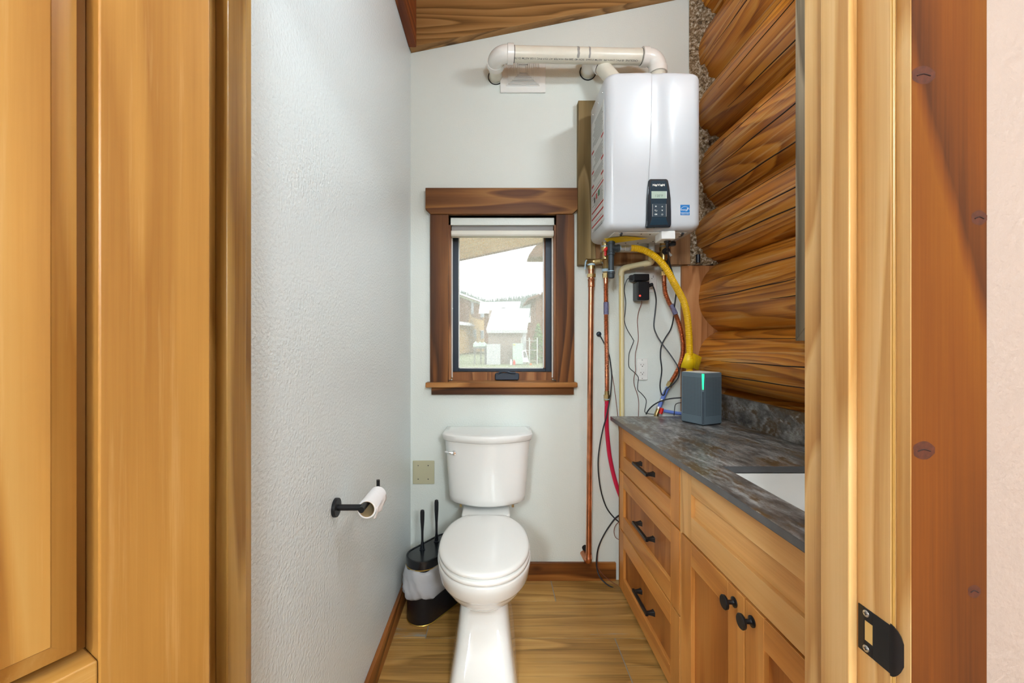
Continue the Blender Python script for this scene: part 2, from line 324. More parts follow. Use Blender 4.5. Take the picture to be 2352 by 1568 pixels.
class MB:
    def __init__(s): s.v = []; s.f = []
    def add(s, vs_, fs):
        n = len(s.v); s.v += [Vector(p) for p in vs_]; s.f += [[i+n for i in f] for f in fs]; return s
    def box(s, x0, x1, y0, y1, z0, z1):
        if x0 > x1: x0, x1 = x1, x0
        if y0 > y1: y0, y1 = y1, y0
        if z0 > z1: z0, z1 = z1, z0
        return s.add([(x0, y0, z0), (x1, y0, z0), (x1, y1, z0), (x0, y1, z0), (x0, y0, z1), (x1, y0, z1), (x1, y1, z1), (x0, y1, z1)],
                     [(3, 2, 1, 0), (4, 5, 6, 7), (0, 1, 5, 4), (1, 2, 6, 5), (2, 3, 7, 6), (3, 0, 4, 7)])
    def rings(s, rs, cap0=True, cap1=True, closed=True):
        n = len(rs[0]); vs_ = [p for r in rs for p in r]; fs = []
        for i in range(len(rs)-1):
            for j in range(n if closed else n-1):
                k = (j+1) % n; fs.append((i*n+j, i*n+k, (i+1)*n+k, (i+1)*n+j))
        if cap0: fs.append(tuple(range(n-1, -1, -1)))
        if cap1: fs.append(tuple((len(rs)-1)*n+j for j in range(n)))
        return s.add(vs_, fs)
    def tube(s, pts, r, segs=12, step=.012, smooth=True, rf=None):
        P = catmull(pts, step) if smooth else [Vector(p) for p in pts]
        if rf: P = resample(P, step)
        rs = []; T = (P[1]-P[0]).normalized(); up = Vector((0, 0, 1)) if abs(T.z) < .9 else Vector((1, 0, 0))
        u = T.cross(up).normalized(); sacc = 0
        for i, p in enumerate(P):
            a = P[max(0, i-1)]; b = P[min(len(P)-1, i+1)]; t = (b-a)
            t = t.normalized() if t.length > 1e-9 else T
            u = (u-t*u.dot(t)).normalized(); v = t.cross(u)
            if i: sacc += (p-P[i-1]).length
            rr = rf(sacc) if rf else (r[i] if isinstance(r, list) else r)
            rs.append([p+(u*math.cos(2*math.pi*k/segs)+v*math.sin(2*math.pi*k/segs))*rr for k in range(segs)])
        return s.rings(rs)
    def cyl(s, a, b, r, segs=20, r2=None):
        return s.tube([a, b], [r, r if r2 is None else r2], segs, smooth=False)
    def lathe(s, o, axis, prof, segs=24):
        o = Vector(o); t = Vector(axis).normalized(); up = Vector((0, 0, 1)) if abs(t.z) < .9 else Vector((1, 0, 0))
        u = t.cross(up).normalized(); v = t.cross(u)
        return s.rings([[o+t*h+(u*math.cos(2*math.pi*k/segs)+v*math.sin(2*math.pi*k/segs))*max(r, 1e-4) for k in range(segs)] for h, r in prof])
    def prism(s, poly, axis, a, b):
        """extrude a 2-D polygon along axis ('x','y','z') from a to b"""
        def P(p, h):
            return {'x': (h, p[0], p[1]), 'y': (p[0], h, p[1]), 'z': (p[0], p[1], h)}[axis]
        return s.rings([[P(p, a) for p in poly], [P(p, b) for p in poly]])
    def build(s, name, mat, parent=None, bevel=0, smooth=True, angle=35, label=None, origin=None, segs=2):
        lo = Vector([min(p[i] for p in s.v) for i in range(3)]); hi = Vector([max(p[i] for p in s.v) for i in range(3)])
        c = Vector(origin) if origin is not None else (lo+hi)/2
        me = bpy.data.meshes.new(name); me.from_pydata([p-c for p in s.v], [], s.f)
        bm = bmesh.new(); bm.from_mesh(me); bmesh.ops.recalc_face_normals(bm, faces=bm.faces); bm.to_mesh(me); bm.free()
        me.materials.append(mat)
        if smooth:
            for p in me.polygons: p.use_smooth = True
            me.set_sharp_from_angle(angle=R(angle))
        o = link(name, me, c, parent)
        if bevel:
            md = o.modifiers.new('bevel', 'BEVEL'); md.width = bevel; md.segments = segs; md.limit_method = 'ANGLE'; md.angle_limit = R(40); md.harden_normals = False
        if label: o['label'] = label
        return o
def box(name, x0, x1, y0, y1, z0, z1, mat, parent=None, bevel=0, label=None):
    return MB().box(x0, x1, y0, y1, z0, z1).build(name, mat, parent, bevel, label=label)
def textmesh(s, size, extrude=.0002, shear=0, bold=0):
    cu = bpy.data.curves.new('t', 'FONT'); cu.body = s; cu.size = size; cu.extrude = extrude; cu.align_x = 'CENTER'; cu.align_y = 'CENTER'; cu.shear = shear; cu.resolution_u = 3; cu.offset = bold
    o = bpy.data.objects.new('t', cu); col.objects.link(o); dg = bpy.context.evaluated_depsgraph_get(); dg.update()
    me = bpy.data.meshes.new_from_object(o.evaluated_get(dg))
    vs_ = [v.co.copy() for v in me.vertices]; fs = [list(p.vertices) for p in me.polygons]
    bpy.data.objects.remove(o); bpy.data.curves.remove(cu); bpy.data.meshes.remove(me)
    return vs_, fs
def text_front(m, s, size, cx, y, cz, sx=1, sz=1, **k):     # lettering on a face that looks towards -Y
    vs_, fs = textmesh(s, size, **k); m.add([(cx+p.x*sx, y-p.z, cz+p.y*sz) for p in vs_], fs); return m
def rrect(x0, x1, y0, y1, r, n=5):
    pts = []
    for cx, cy, a0 in ((x1-r, y0+r, -90), (x1-r, y1-r, 0), (x0+r, y1-r, 90), (x0+r, y0+r, 180)):
        for k in range(n+1):
            a = R(a0+90*k/n); pts.append((cx+r*math.cos(a), cy+r*math.sin(a)))
    return pts

# ================================================================== SETTING
BY = 2.174; LX = -.453; FY0 = .481; FY1 = .604
JL = -.362; JR = .4676; RX = 1.5
ceil_z = lambda x: 3.12+.2*(x-LX)
# back wall with the window opening
WX0, WX1, WZ0, WZ1 = PX(1030, BY), PX(1278, BY), PZ(877, BY), PZ(495, BY)
m = MB()
for (a, b_, c, d) in ((LX-.2, WX0, 0, 3.9), (WX1, RX, 0, 3.9), (WX0, WX1, 0, WZ0), (WX0, WX1, WZ1, 3.9)):
    m.box(a, b_, BY, BY+.16, c-.05, d)
tag(m.build('wall_back', wall_m), 'off-white textured end wall holding the window', 'wall', kind='structure')
tag(box('wall_left', LX-.15, LX, FY1-.02, BY, -.05, 3.9, wall_left_m), 'white satin plaster wall beside the toilet', 'wall', kind='structure')
# wall with the doorway
m = MB(); m.box(-2.4, JL-.02, FY0, FY1, 0, 3.9); m.box(JR+.02, 2.4, FY0, FY1, 0, 3.9); m.box(JL-.02, JR+.02, FY0, FY1, 2.06, 3.9)
tag(m.build('wall_front', hall_m), 'pinkish cream hall wall right of the stained door casing', 'wall', kind='structure')
# log wall: each log is a piece of it
check_m = plain('log_check', S(28, 16, 8), .95)
wr = empty('wall_right', (1.26, 1.4, 0), 'wall of stacked varnished round logs behind the vanity', 'wall', kind='structure')
bounds = [.42, .72, 1.035, 1.32, 1.69, 1.97, 2.34, 2.63, 2.98, 3.30, 3.62]
rnd = random.Random(3)
for i, (z0, z1) in enumerate(zip(bounds, bounds[1:])):
    hc = (z1-z0)/2; bul = .085+.035*(hc/.165); rad = (hc*hc+bul*bul)/(2*bul)+.004
    face = [1.16, 1.1545, 1.072, 1.075, 1.058, 1.075, 1.068, 1.078, 1.07, 1.08][i]
    cx = face+rad; cz = (z0+z1)/2; rs = []
    ph = rnd.random()*6
    for k in range(46):
        y = .60+(BY+.02-.60)*k/45
        ring = []
        for a in range(48):
            an = 2*math.pi*a/48
            rr = rad*(1+.008*math.sin(3*an+ph+y*2)+.006*math.sin(7*an+y*5+ph)+.012*math.sin(y*2.3+ph))
            ring.append((cx+rr*math.cos(an), y, cz+rr*math.sin(an)))
        rs.append(ring)
    lo_ = MB().rings(rs).build('log', log_w, wr, angle=60)
    for q in range(3):            # drying checks: thin dark splits along the log
        an0 = math.pi+[-.55, .08, .5][q]+rnd.uniform(-.22, .22); ya = rnd.uniform(.9, 1.5); yb = min(BY-.01, ya+rnd.uniform(.5, 1.1)); pts = []; rad_ = []
        nn = 26
        for k in range(nn):
            t = k/(nn-1); y = ya+(yb-ya)*t; an = an0+.016*math.sin(y*4+q*2+ph)+.006*math.sin(y*19+ph)
            rr = rad*(1+.008*math.sin(3*an+ph+y*2)+.006*math.sin(7*an+y*5+ph)+.012*math.sin(y*2.3+ph))-.0004
            pts.append(Vector((cx+rr*math.cos(an), y, cz+rr*math.sin(an)))); rad_.append(.0004+.0021*math.sin(math.pi*min(1, .08+t*.9))**.6*(1 if q else .7))
        MB().tube(pts, rad_, 6, smooth=False).build('check', check_m, lo_)
# ceiling + its edge boards
v = []
m = MB(); m.add([(LX-.2, FY1-.02, ceil_z(LX-.2)), (RX, FY1-.02, ceil_z(RX)), (RX, BY+.1, ceil_z(RX)), (LX-.2, BY+.1, ceil_z(LX-.2)),
                 (LX-.2, FY1-.02, 4.0), (RX, FY1-.02, 4.0), (RX, BY+.1, 4.0), (LX-.2, BY+.1, 4.0)], [(0, 1, 2, 3), (7, 6, 5, 4), (0, 4, 5, 1), (1, 5, 6, 2), (2, 6, 7, 3), (3, 7, 4, 0)])
tag(m.build('ceiling', plain('ceiling_wood', S(170, 120, 66), .6, var=.2)), 'sloping timber ceiling above the toilet room', 'ceiling', kind='structure')
bz = lambda x: 2.808+.2*(x-LX)
m = MB(); m.prism([(LX+.003, bz(LX)), (1.2, bz(1.2)), (1.2, ceil_z(1.2)), (LX+.003, ceil_z(LX))], 'y', BY-.046, BY-.0005)
tag(m.build('trim_1', beam_w, bevel=.002), 'knotty sloping cedar board along the top of the end wall', 'trim', kind='structure')
m = MB(); m.box(LX+.0005, LX+.040, FY1+.02, BY-.048, 2.805, 3.115)
tag(m.build('trim_2', beam_shaded_w, bevel=.002), 'board coloured dark red for shade along the top of the left wall', 'trim', kind='structure')
# bathroom floor: grout bed with wood-look tiles
fl = box('floor', LX-.1, 1.5, FY0-.02, BY, -.06, -.003, grout_m); tag(fl, 'wood-look plank tile floor with grey grout lines', 'floor', kind='structure')
rows = [(2.174, 1.993), (1.993, 1.745), (1.745, 1.497), (1.497, 1.249), (1.249, 1.0), (1.0, .752), (.752, .481)]
joints = [[.295, -.62], [.86, -.30], [.511, -.55], [.9, -.05], [.4, -.5], [.8, -.1], [.4, -.5]]
for (y1, y0), js in zip(rows, joints):
    ed = sorted([LX+.001]+[j for j in js if LX+.05 < j < 1.1]+[1.2])
    for a, b_ in zip(ed, ed[1:]):
        box('plank', a+.0022, b_-.0022, y0+.0022, y1-.0022, -.012, 0, floor_w, fl, bevel=.0012)
# baseboards
bb = MB(); bb.box(LX+.0155, .64, BY-.016, BY, .0005, .096)
tag(bb.build('baseboard_back', base_w, bevel=.002), 'stained wooden baseboard under the copper pipe', 'baseboard', kind='structure')
bb = MB(); bb.box(LX, LX+.015, FY1+.02, BY, .0005, .096)
tag(bb.build('baseboard_left', basel_w, bevel=.002), 'stained wooden baseboard below the paper holder', 'baseboard', kind='structure')
# hall shell (behind the camera)
hf = box('floor_hall', -2.3, 2.3, -4.5, FY0-.021, -.06, -.001, hallfl_w); tag(hf, 'wooden hall floor in front of the doorway', 'floor', kind='structure')
tag(box('ceiling_hall', -2.4, 2.4, -4.6, FY0-.001, 2.7, 2.8, plain('hall_ceiling', S(236, 228, 216), .7)), 'hall ceiling behind the viewpoint', 'ceiling', kind='structure')
tag(box('wall_hall_left', -2.4, -2.3, -4.6, FY0-.001, 0, 2.7, hall_m), 'left hall wall outside the doorway', 'wall', kind='structure')
tag(box('wall_hall_right', 2.3, 2.4, -4.6, FY0-.001, 0, 2.7, hall_m), 'right hall wall outside the doorway', 'wall', kind='structure')
tag(box('wall_hall_back', -2.3, 2.3, -4.6, -4.5, 0, 2.7, hall_m), 'hall wall behind the viewpoint', 'wall', kind='structure')

# ---- door frame
df = empty('door_frame', (.05, .54, 0), 'light pine door frame with stops around the doorway', 'door frame', kind='structure'); df.name = 'trim_3'; WL['trim_3'] = WL['door_frame']
box('jamb', JR, JR+.02, FY0, FY1+.012, 0, 2.04, jamb_w, df, .001, label='pale pine jamb carrying the strike plate')
box('jamb', JL-.02, JL, FY0, FY1, 0, 2.04, stopl_w, df, .001, label='amber pine jamb on the hinge side')
box('head_jamb', JL-.02, JR+.02, FY0, FY1, 2.04, 2.06, jamb_w, df)
box('stop', JR-.0112, JR, .5256, .572, 0, 2.03, jamb_w, df, .0015)
box('stop', JL, JL+.016, .5256, .566, 0, 2.03, stopl_w, df, .0015)
box('head_stop', JL, JR, .5256, .566, 2.028, 2.04, jamb_w, df)
# pale rounded edge strip of the right jamb
MB().tube([(JR+.0022, FY0-.0002, 0), (JR+.0022, FY0-.0002, 2.04)], .0018, 8, smooth=False).build('edge_bead', stopl_w, df)
ca = empty('trim_4', (.516, .472, 0), 'reddish-brown stained casing board with knots beside the hall wall', 'trim', kind='structure')
cas = box('casing', .473, .5596, .463, FY0, 0, 2.13, casing_w, ca, .0012)
cas.data.materials.append(jamb_w)
for p in cas.data.polygons:
    if p.normal.x < -.9: p.material_index = 1
knot_m = plain('knot_brown', S(82, 34, 6), .8, var=.45, vscale=160); knotk_m = plain('knot_crack', S(40, 14, 6), .8)
for (kx, ky, rw, rh) in ((2121, 172, .0135, .0105), (2249, 500, .009, .0085), (2122, 1034, .0125, .0105), (2238, 1358, .0075, .0075)):
    c = at(kx, ky, .4628)
    k = MB().add([(c.x+rw*math.cos(a*math.pi/10)*(1+.08*math.sin(a*1.7)), .46285, c.z+rh*math.sin(a*math.pi/10)) for a in range(20)]+[(c.x+rw*.9*math.cos(a*math.pi/10), .4634, c.z+rh*.9*math.sin(a*math.pi/10)) for a in range(20)],
              [list(range(19, -1, -1))]+[(a, (a+1) % 20, 20+(a+1) % 20, 20+a) for a in range(20)]).build('knot', knot_m, cas)
    k2 = MB().tube([(c.x-rw*.55, .4628, c.z-.001), (c.x, .4628, c.z+.0012), (c.x+rw*.6, .4628, c.z-.001)], .0007, 6).build('check', knotk_m, cas)
box('casing', -.455, -.369, .463, FY0, 0, 2.13, casing_w, ca, .0012)
box('head_casing', -.455, .5596, .463, FY0, 2.13, 2.23, head_w, ca, .0012)
# ---- strike plate
sp = empty('strike_plate', (JR, .50, .90), 'black curved strike plate with two screws on the pine jamb', 'strike plate')
m = MB(); th = .0016; X_ = JR-.0014
zc = .906; hh = .0285
prof = []
outline = [(.5235, zc+hh-.004), (.519, zc+hh), (.486, zc+hh-.001), (.480, zc+hh-.004)]
# plate ring with latch hole : four boxes around the hole
m.box(X_, JR-.0001, .5145, .5235, zc-hh, zc+hh); m.box(X_, JR-.0001, .481, .5035, zc-hh, zc+hh)
m.box(X_, JR-.0001, .5035, .5145, zc+.0125, zc+hh); m.box(X_, JR-.0001, .5035, .5145, zc-hh, zc-.0125)
m.build('plate', blackmat_m, sp, .0005)
rs = []
for k in range(7):
    t = k/6; y = .481-.010*t; hz = hh*math.sqrt(max(.0, 1-(t*.93)**2.2))+.002; x = JR-.0014+.0065*t*t
    rs.append([(x, y, zc-hz), (x, y, zc+hz), (x+th, y+.001, zc+hz), (x+th, y+.001, zc-hz)])
MB().rings(rs).build('lip', blackmat_m, sp)
for s_ in (-1, 1):
    sc = MB().lathe((JR-.0014, .512, zc+s_*.022), (-1, 0, 0), [(0, .0042), (.0007, .0040), (.0011, .0025), (.0011, .0001)], 16).build('screw', steel_m, sp)
    MB().box(JR-.0027, JR-.0023, .5095, .5145, zc+s_*.022-.0005, zc+s_*.022+.0005).box(JR-.0027, JR-.0023, .5115, .5125, zc+s_*.022-.0024, zc+s_*.022+.0024).build('slot', print_k, sc)
box('latch_hole', JR-.0008, JR-.0003, .5035, .5145, zc-.0125, zc+.0125, plain('raw_pine', S(214, 180, 110), .7), sp)
# ---- open door, in its own axes: x along the leaf, +y the face towards the room
dr = empty('door_1', (-.355, .475, 0), 'open golden pine panel door on the left of the doorway', 'door', kind='structure', rotz=R(240))
Z0, Z1 = .012, 2.03; F = .050
box('stile', .003, .0945, .006, F, Z0, Z1, door_w['z'], dr, .0018)
box('stile', .723, .815, .006, F, Z0, Z1, door_w['z'], dr, .0018)
box('mullion', .372, .446, .006, F, Z0, Z1, door_w['z'], dr, .0018)
for (z0, z1) in ((Z0, .24), (.80, .982), (1.90, Z1)):
    box('rail', .0948, .3717, .006, F, z0, z1, door_w['x'], dr, .0018); box('rail', .4463, .7227, .006, F, z0, z1, door_w['x'], dr, .0018)
for (x0, x1) in ((.0948, .3717), (.4463, .7227)):
    for (z0, z1) in ((.24, .80), (.982, 1.90)):
        def rr_(i, y): return [(x0+i, y, z0+i), (x1-i, y, z0+i), (x1-i, y, z1-i), (x0+i, y, z1-i)]
        MB().rings([rr_(0, .01), rr_(0, .018), rr_(.0105, .0182), rr_(.011, .038), rr_(.028, .045), rr_(.029, .046)]).build('panel', door_w['z'], dr, smooth=False)
for z in (.25, 1.05, 1.85):
    MB().cyl((.0, .0, z-.045), (.0, .0, z+.045), .006, 12).build('hinge', blackmat_m, dr)

# ================================================================== WINDOW
wn = empty('window_1', (.03, BY, 1.0), 'small casement window in a dark stained wooden surround', 'window', kind='structure')
TY = BY-.022
box('trim_board', PX(988, TY), PX(1030, TY), TY, BY-.0005, PZ(878, TY), PZ(492, TY), win_w['z'], wn, .0015)
box('trim_board', PX(1278, TY), PX(1319, TY), TY, BY-.0005, PZ(878, TY), PZ(492, TY), win_w['z'], wn, .0015)
HYf = BY-.03
hx0, hx1, hz0, hz1 = PX(977, HYf), PX(1327, HYf), PZ(491, HYf), PZ(431, HYf)
MB().prism([(hx0, hz1), (hx0, hz0+.026), (hx0+.028, hz0), (hx1-.028, hz0), (hx1, hz0+.026), (hx1, hz1)], 'y', HYf, BY-.0005).build('header', head_w, wn, .0015)
SYf = BY-.055
box('sill', PX(977, SYf), PX(1327, SYf), SYf, BY+.10, PZ(890, SYf), PZ(878.5, SYf), sill_w, wn, .004)
box('apron', PX(991, TY), PX(1318, TY), TY, BY-.0005, PZ(906, TY), PZ(890, SYf)-.0005, win_w['x'], wn, .0015)
# reveal lining
YS = 2.278     # sash plane
box('lining', WX0, WX0+.012, BY, YS+.03, WZ0+.012, WZ1, lining_w, wn); box('lining', WX1-.012, WX1, BY, YS+.03, WZ0+.012, WZ1, lining_w, wn)
box('head_lining', WX0, WX1, BY, YS+.03, WZ1-.012, WZ1, sill_w, wn)
for s_, x in ((1, WX0+.012), (-1, WX1-.012)):
    box('stop_bead', x, x+s_*.005, BY+.05, BY+.056, WZ0+.02, WZ1-.012, white_matte, wn)
box('sub_sill', WX0+.012, WX1-.012, YS-.03, YS+.03, PZ(877, YS), PZ(853.5, YS), lining_w, wn, .002)
sx0, sx1, sz0, sz1 = PX(1040, YS), PX(1268, YS), PZ(853, YS), WZ1-.012
gx0, gx1, gz0 = PX(1052.5, YS), PX(1253, YS), PZ(846.5, YS)
sa = MB().box(sx0, gx0, YS, YS+.04, sz0, sz1).box(gx1, sx1, YS, YS+.04, sz0, sz1).box(gx0, gx1, YS, YS+.04, sz0, gz0).box(gx0, gx1, YS, YS+.04, sz1-.05, sz1).build('sash', sash_m, wn, .0015)
# thin light spacer bars round the pane
MB().box(gx0, gx0+.005, YS+.016, YS+.03, gz0, sz1-.05).box(gx1-.012, gx1-.006, YS+.016, YS+.03, gz0, sz1-.05).box(gx0, gx1, YS+.016, YS+.03, gz0, gz0+.004).build('spacer', white_matte, sa)
MB().box(gx1-.006, gx1, YS+.012, YS+.03, gz0, sz1-.05).build('gasket', lining_w, sa)
box('pane', gx0, gx1, YS+.022, YS+.026, gz0, sz1-.05, pane_m, sa)
# lock lever
lk = MB().box(PX(1036, 2.25), PX(1040.5, 2.25), 2.25, 2.262, PZ(716, 2.25), PZ(676, 2.25)).build('lock_lever', sash_m, wn, .002)
MB().cyl((PX(1038.5, 2.245), 2.236, PZ(708, 2.245)), (PX(1038.5, 2.245), 2.250, PZ(708, 2.245)), .005, 12).build('lock_pin', steel_m, lk)
# crank operator
cy = 2.235
ck = empty('window_crank', (PX(1164, cy), cy, PZ(871, cy)), 'black folding crank on the window sill', 'window crank')
MB().prism(rrect(PX(1137, cy), PX(1192, cy), PZ(872.5, cy)+.0008, PZ(856, cy), .010), 'y', cy-.014, cy+.012).build('base', sash_m, ck, .004)
MB().tube([at(1144, 858, cy-.016), at(1152, 853, cy-.018), at(1164, 853, cy-.020), at(1174, 856, cy-.020), at(1184, 856, cy-.018)], .0055, 10).build('handle', sash_m, ck)
# honeycomb shade, raised
sh = empty('roller_blind', (.03, BY+.02, 1.84), 'raised cream and grey roller blind at the top of the window', 'blind')
yy = BY+.004; X0, X1 = WX0+.013, WX1-.013
def zpx(p): return PZ(p, yy)
MB().prism([(yy, zpx(514)), (yy, zpx(503)), (yy+.004, zpx(499.5)), (yy+.05, zpx(499.5)), (yy+.05, zpx(514))], 'x', X0, X1).build('headrail', shade_m, sh, .002)
MB().prism([(yy+.010, zpx(528)), (yy+.010, zpx(514)-.0003), (yy+.04, zpx(514)-.0003), (yy+.04, zpx(528))], 'x', X0+.003, X1-.003).build('fabric', shadeg_m, sh)
MB().prism([(yy, zpx(538)), (yy, zpx(530)), (yy+.008, zpx(528)-.0003), (yy+.045, zpx(528)-.0003), (yy+.045, zpx(541.5)), (yy+.006, zpx(541.5))], 'x', X0, X1).build('bottom_rail', shade_m, sh, .002)

# ================================================================== WATER HEATER
HX0, HX1, HY0, HY1, HZ0, HZ1 = .487, .916, 1.80, 2.085, 1.765, 2.462
wh = empty('water_heater', ((HX0+HX1)/2, 1.95, HZ0), 'white tankless water heater with black control panel on the wall', 'water heater')
def hring(z, ins, crown=0, chan=True):
    x0, x1, y0, y1 = HX0+ins, HX1-ins, HY0+ins*.8, HY1-ins*.2
    pts = []; r = .042
    def arc(cx, cy, rr, a0, a1, n): return [(cx+rr*math.cos(R(a0+(a1-a0)*k/n)), cy+rr*math.sin(R(a0+(a1-a0)*k/n))) for k in range(n+1)]
    pts += arc(x0+r, y0+r, r, 180, 270, 8)
    t = min(1, max(0, (z-1.98)/.42)); hw = .026+.014*(1-t)**2.2; cc = .7185+.0
    dp = .006 if chan else .006
    # right-hand side of the channel is a soft fall-off, left-hand side a crisp step
    for (x, dy) in ((cc-hw-.05, 0), (cc-hw-.004, 0), (cc-hw+.002, dp), (cc-.01, dp*.95), (cc+hw-.006, dp*.9), (cc+hw+.001, .0005), (cc+hw+.05, 0)): pts.append((x, y0+dy))
    pts += arc(x1-r, y0+r, r, 270, 360, 8)
    rb = .01
    pts += arc(x1-rb, y1-rb, rb, 0, 90, 3)+arc(x0+rb, y1-rb, rb, 90, 180, 3)
    out_ = []
    for x, y in pts:
        u = (x-.7015)/.2145
        out_.append((x, y, z+crown*(1-u*u)))
    return out_
rs = []
for z, ins in ((0, .030), (.003, .020), (.009, .010), (.018, .0035), (.030, 0)): rs.append(hring(HZ0+z, ins))
for k in range(1, 13): rs.append(hring(HZ0+.03+(HZ1-HZ0-.055)*k/12, 0, .006*k/12))
for z, ins in ((.016, .002), (.008, .007), (.002, .016), (0, .026)): rs.append(hring(HZ1-z, ins, .006))
hb = MB().rings(rs).build('casing', white_gloss, wh, angle=40)
# side seam frame and printed instruction label on the left flank
SXl = HX0-.0006
lb = MB().prism(rrect(1.826, 2.055, HZ0+.05, HZ1-.10, .012), 'x', SXl-.0004, HX0+.0005).build('instruction_label', label_m, wh, label='grey instruction label with red bars')
for z in (2.205, 2.105, 2.035): box('red_bar', SXl-.0010, SXl-.0002, 1.832, 1.875, z, z+.010, redprint_m, lb); box('red_bar', SXl-.0010, SXl-.0002, 2.01, 2.05, z, z+.010, redprint_m, lb)
for z in (1.995, 1.905, 1.873, 1.835): box('red_bar', SXl-.0010, SXl-.0002, 1.832, 2.05, z, z+.007, redprint_m, lb)
m = MB(); rr3 = random.Random(5); z = 2.345
while z > 1.815:
    z -= .0085
    if any(abs(z-q) < .014 for q in (2.205, 2.105, 2.035, 1.995, 1.905, 1.873, 1.835)): continue
    e1 = 1.842+rr3.random()*.02; e2 = 2.04-rr3.random()*.06
    m.box(SXl-.0008, SXl-.0002, e1, e2, z, z+.0036)
pl = m.build('printed_lines', print_g, lb); pl['kind'] = 'stuff'
MB().box(SXl-.001, SXl-.0002, 1.90, 1.925, 1.955, 1.985).build('pictogram', greenprint_m, lb)
MB().box(SXl-.001, SXl-.0002, 1.945, 1.965, 1.955, 1.98).build('pictogram', redprint_m, lb)
MB().box(SXl-.001, SXl-.0002, 1.985, 2.005, 1.95, 1.975).build('pictogram', print_k, lb)
for (y, z) in ((1.85, 2.40), (1.93, 2.40), (2.03, 2.40)):
    MB().lathe((HX0, y, z), (-1, 0, 0), [(0, .004), (.002, .0035), (.0025, .001)], 10).build('screw', steel_m, wh)
# control panel
PY = 1.792
def fx(px): return PX(px, PY)
def fz(py): return PZ(py, PY)
poly = [(fx(1494), fz(410.5)), (fx(1531), fz(410.5)), (fx(1535), fz(414)), (fx(1538), fz(430)), (fx(1541), fz(455)), (fx(1542), fz(485)), (fx(1542), fz(515)), (fx(1539.5), fz(521.5)), (fx(1486), fz(522.5)), (fx(1484), fz(519)), (fx(1485), fz(490)), (fx(1486), fz(455)), (fx(1488), fz(430)), (fx(1490), fz(414))]
cpn = MB().prism(poly, 'y', PY, 1.808).build('control_panel', panel_m, wh, .003, label='glossy dark navy control panel')
ins = [(fx(1496), fz(415)), (fx(1530), fz(415)), (fx(1534), fz(440)), (fx(1530), fz(470)), (fx(1530), fz(502)), (fx(1535), fz(516)), (fx(1492), fz(517)), (fx(1497), fz(502)), (fx(1496), fz(470)), (fx(1492), fz(440))]
MB().prism(ins, 'y', PY-.0012, PY+.002).build('bezel', plain('bezel_navy', S(14, 44, 60), .22), cpn, .0008)
lcd = MB().box(fx(1496), fx(1531), PY-.002, PY, fz(456), fz(439.3)).build('screen', lcd_m, cpn)
text_front(MB(), '120°F', .0155, fx(1513), PY-.0022, fz(450.2), extrude=.0001).build('digits', lcdtxt_m, lcd)
text_front(MB(), '····', .008, fx(1521), PY-.0022, fz(442), extrude=.0001).build('icons', lcdtxt_m, lcd)
MB().box(fx(1529.6), fx(1530.8), PY-.0024, PY-.0019, fz(456), fz(439.5)).build('screen_edge', print_w, lcd)
kp = MB().box(fx(1497.8), fx(1530.5), PY-.0022, PY, fz(498.8), fz(468)).build('keypad', pad_m, cpn, .0006)
for (a_, b_) in ((1498, 1498.9), (1529.2, 1530.2)): box('keypad_edge', fx(a_), fx(b_), PY-.0026, PY-.0018, fz(497.5), fz(469), steel_m, kp)
ky = PY-.0024
text_front(MB(), 'M', .0085, fx(1506), ky, fz(474.3), extrude=.0001, bold=.0003).build('key_mark', print_w, kp)
text_front(MB(), 'OK', .0082, fx(1506.3), ky, fz(492.6), extrude=.0001, bold=.0003).build('key_mark', print_w, kp)
def tri(c, s): return MB().prism([(c[0]-.0032, c[1]-s*.0028), (c[0]+.0032, c[1]-s*.0028), (c[0], c[1]+s*.0032)], 'y', ky-.0001, ky+.0004)
tri((fx(1520.6), fz(474.3)), 1).build('key_mark', print_w, kp); tri((fx(1520.6), fz(483.6)), -1).build('key_mark', print_w, kp)
MB().tube([(fx(1505), ky, fz(485.6)), (fx(1507.5), ky, fz(485.6)), (fx(1509), ky, fz(484.2)), (fx(1507.5), ky, fz(482.9)), (fx(1504), ky, fz(482.9))], .0005, 6).prism([(fx(1502.6), fz(482.9)), (fx(1505), fz(481.6)), (fx(1505), fz(484.2))], 'y', ky-.0002, ky+.0003).build('key_mark', print_w, kp)
pw = [(fx(1520.6)+.0032*math.sin(R(a)), ky, fz(492.8)+.0032*math.cos(R(a))) for a in range(30, 331, 20)]
MB().tube(pw, .0005, 6).box(fx(1520.6)-.0004, fx(1520.6)+.0004, ky-.0002, ky+.0003, fz(492.8)+.0005, fz(492.8)+.0040).build('key_mark', print_w, kp)
# wordmark: letters of equal height, the second and fifth rounded
lg = MB(); xx = fx(1501.5)
for ch, adv, sz_ in (('N', .0100, 1), ('a', .0092, 1.36), ('V', .0078, 1), ('I', .0068, 1), ('e', .0095, 1.36), ('N', 0, 1)):
    text_front(lg, ch, .0128, xx, PY-.0014, fz(425.2), sx=1.08*(1.18 if sz_ > 1 else 1), sz=sz_*.92, extrude=.0002, bold=.0005); xx += adv
lg.build('wordmark', print_w, cpn)
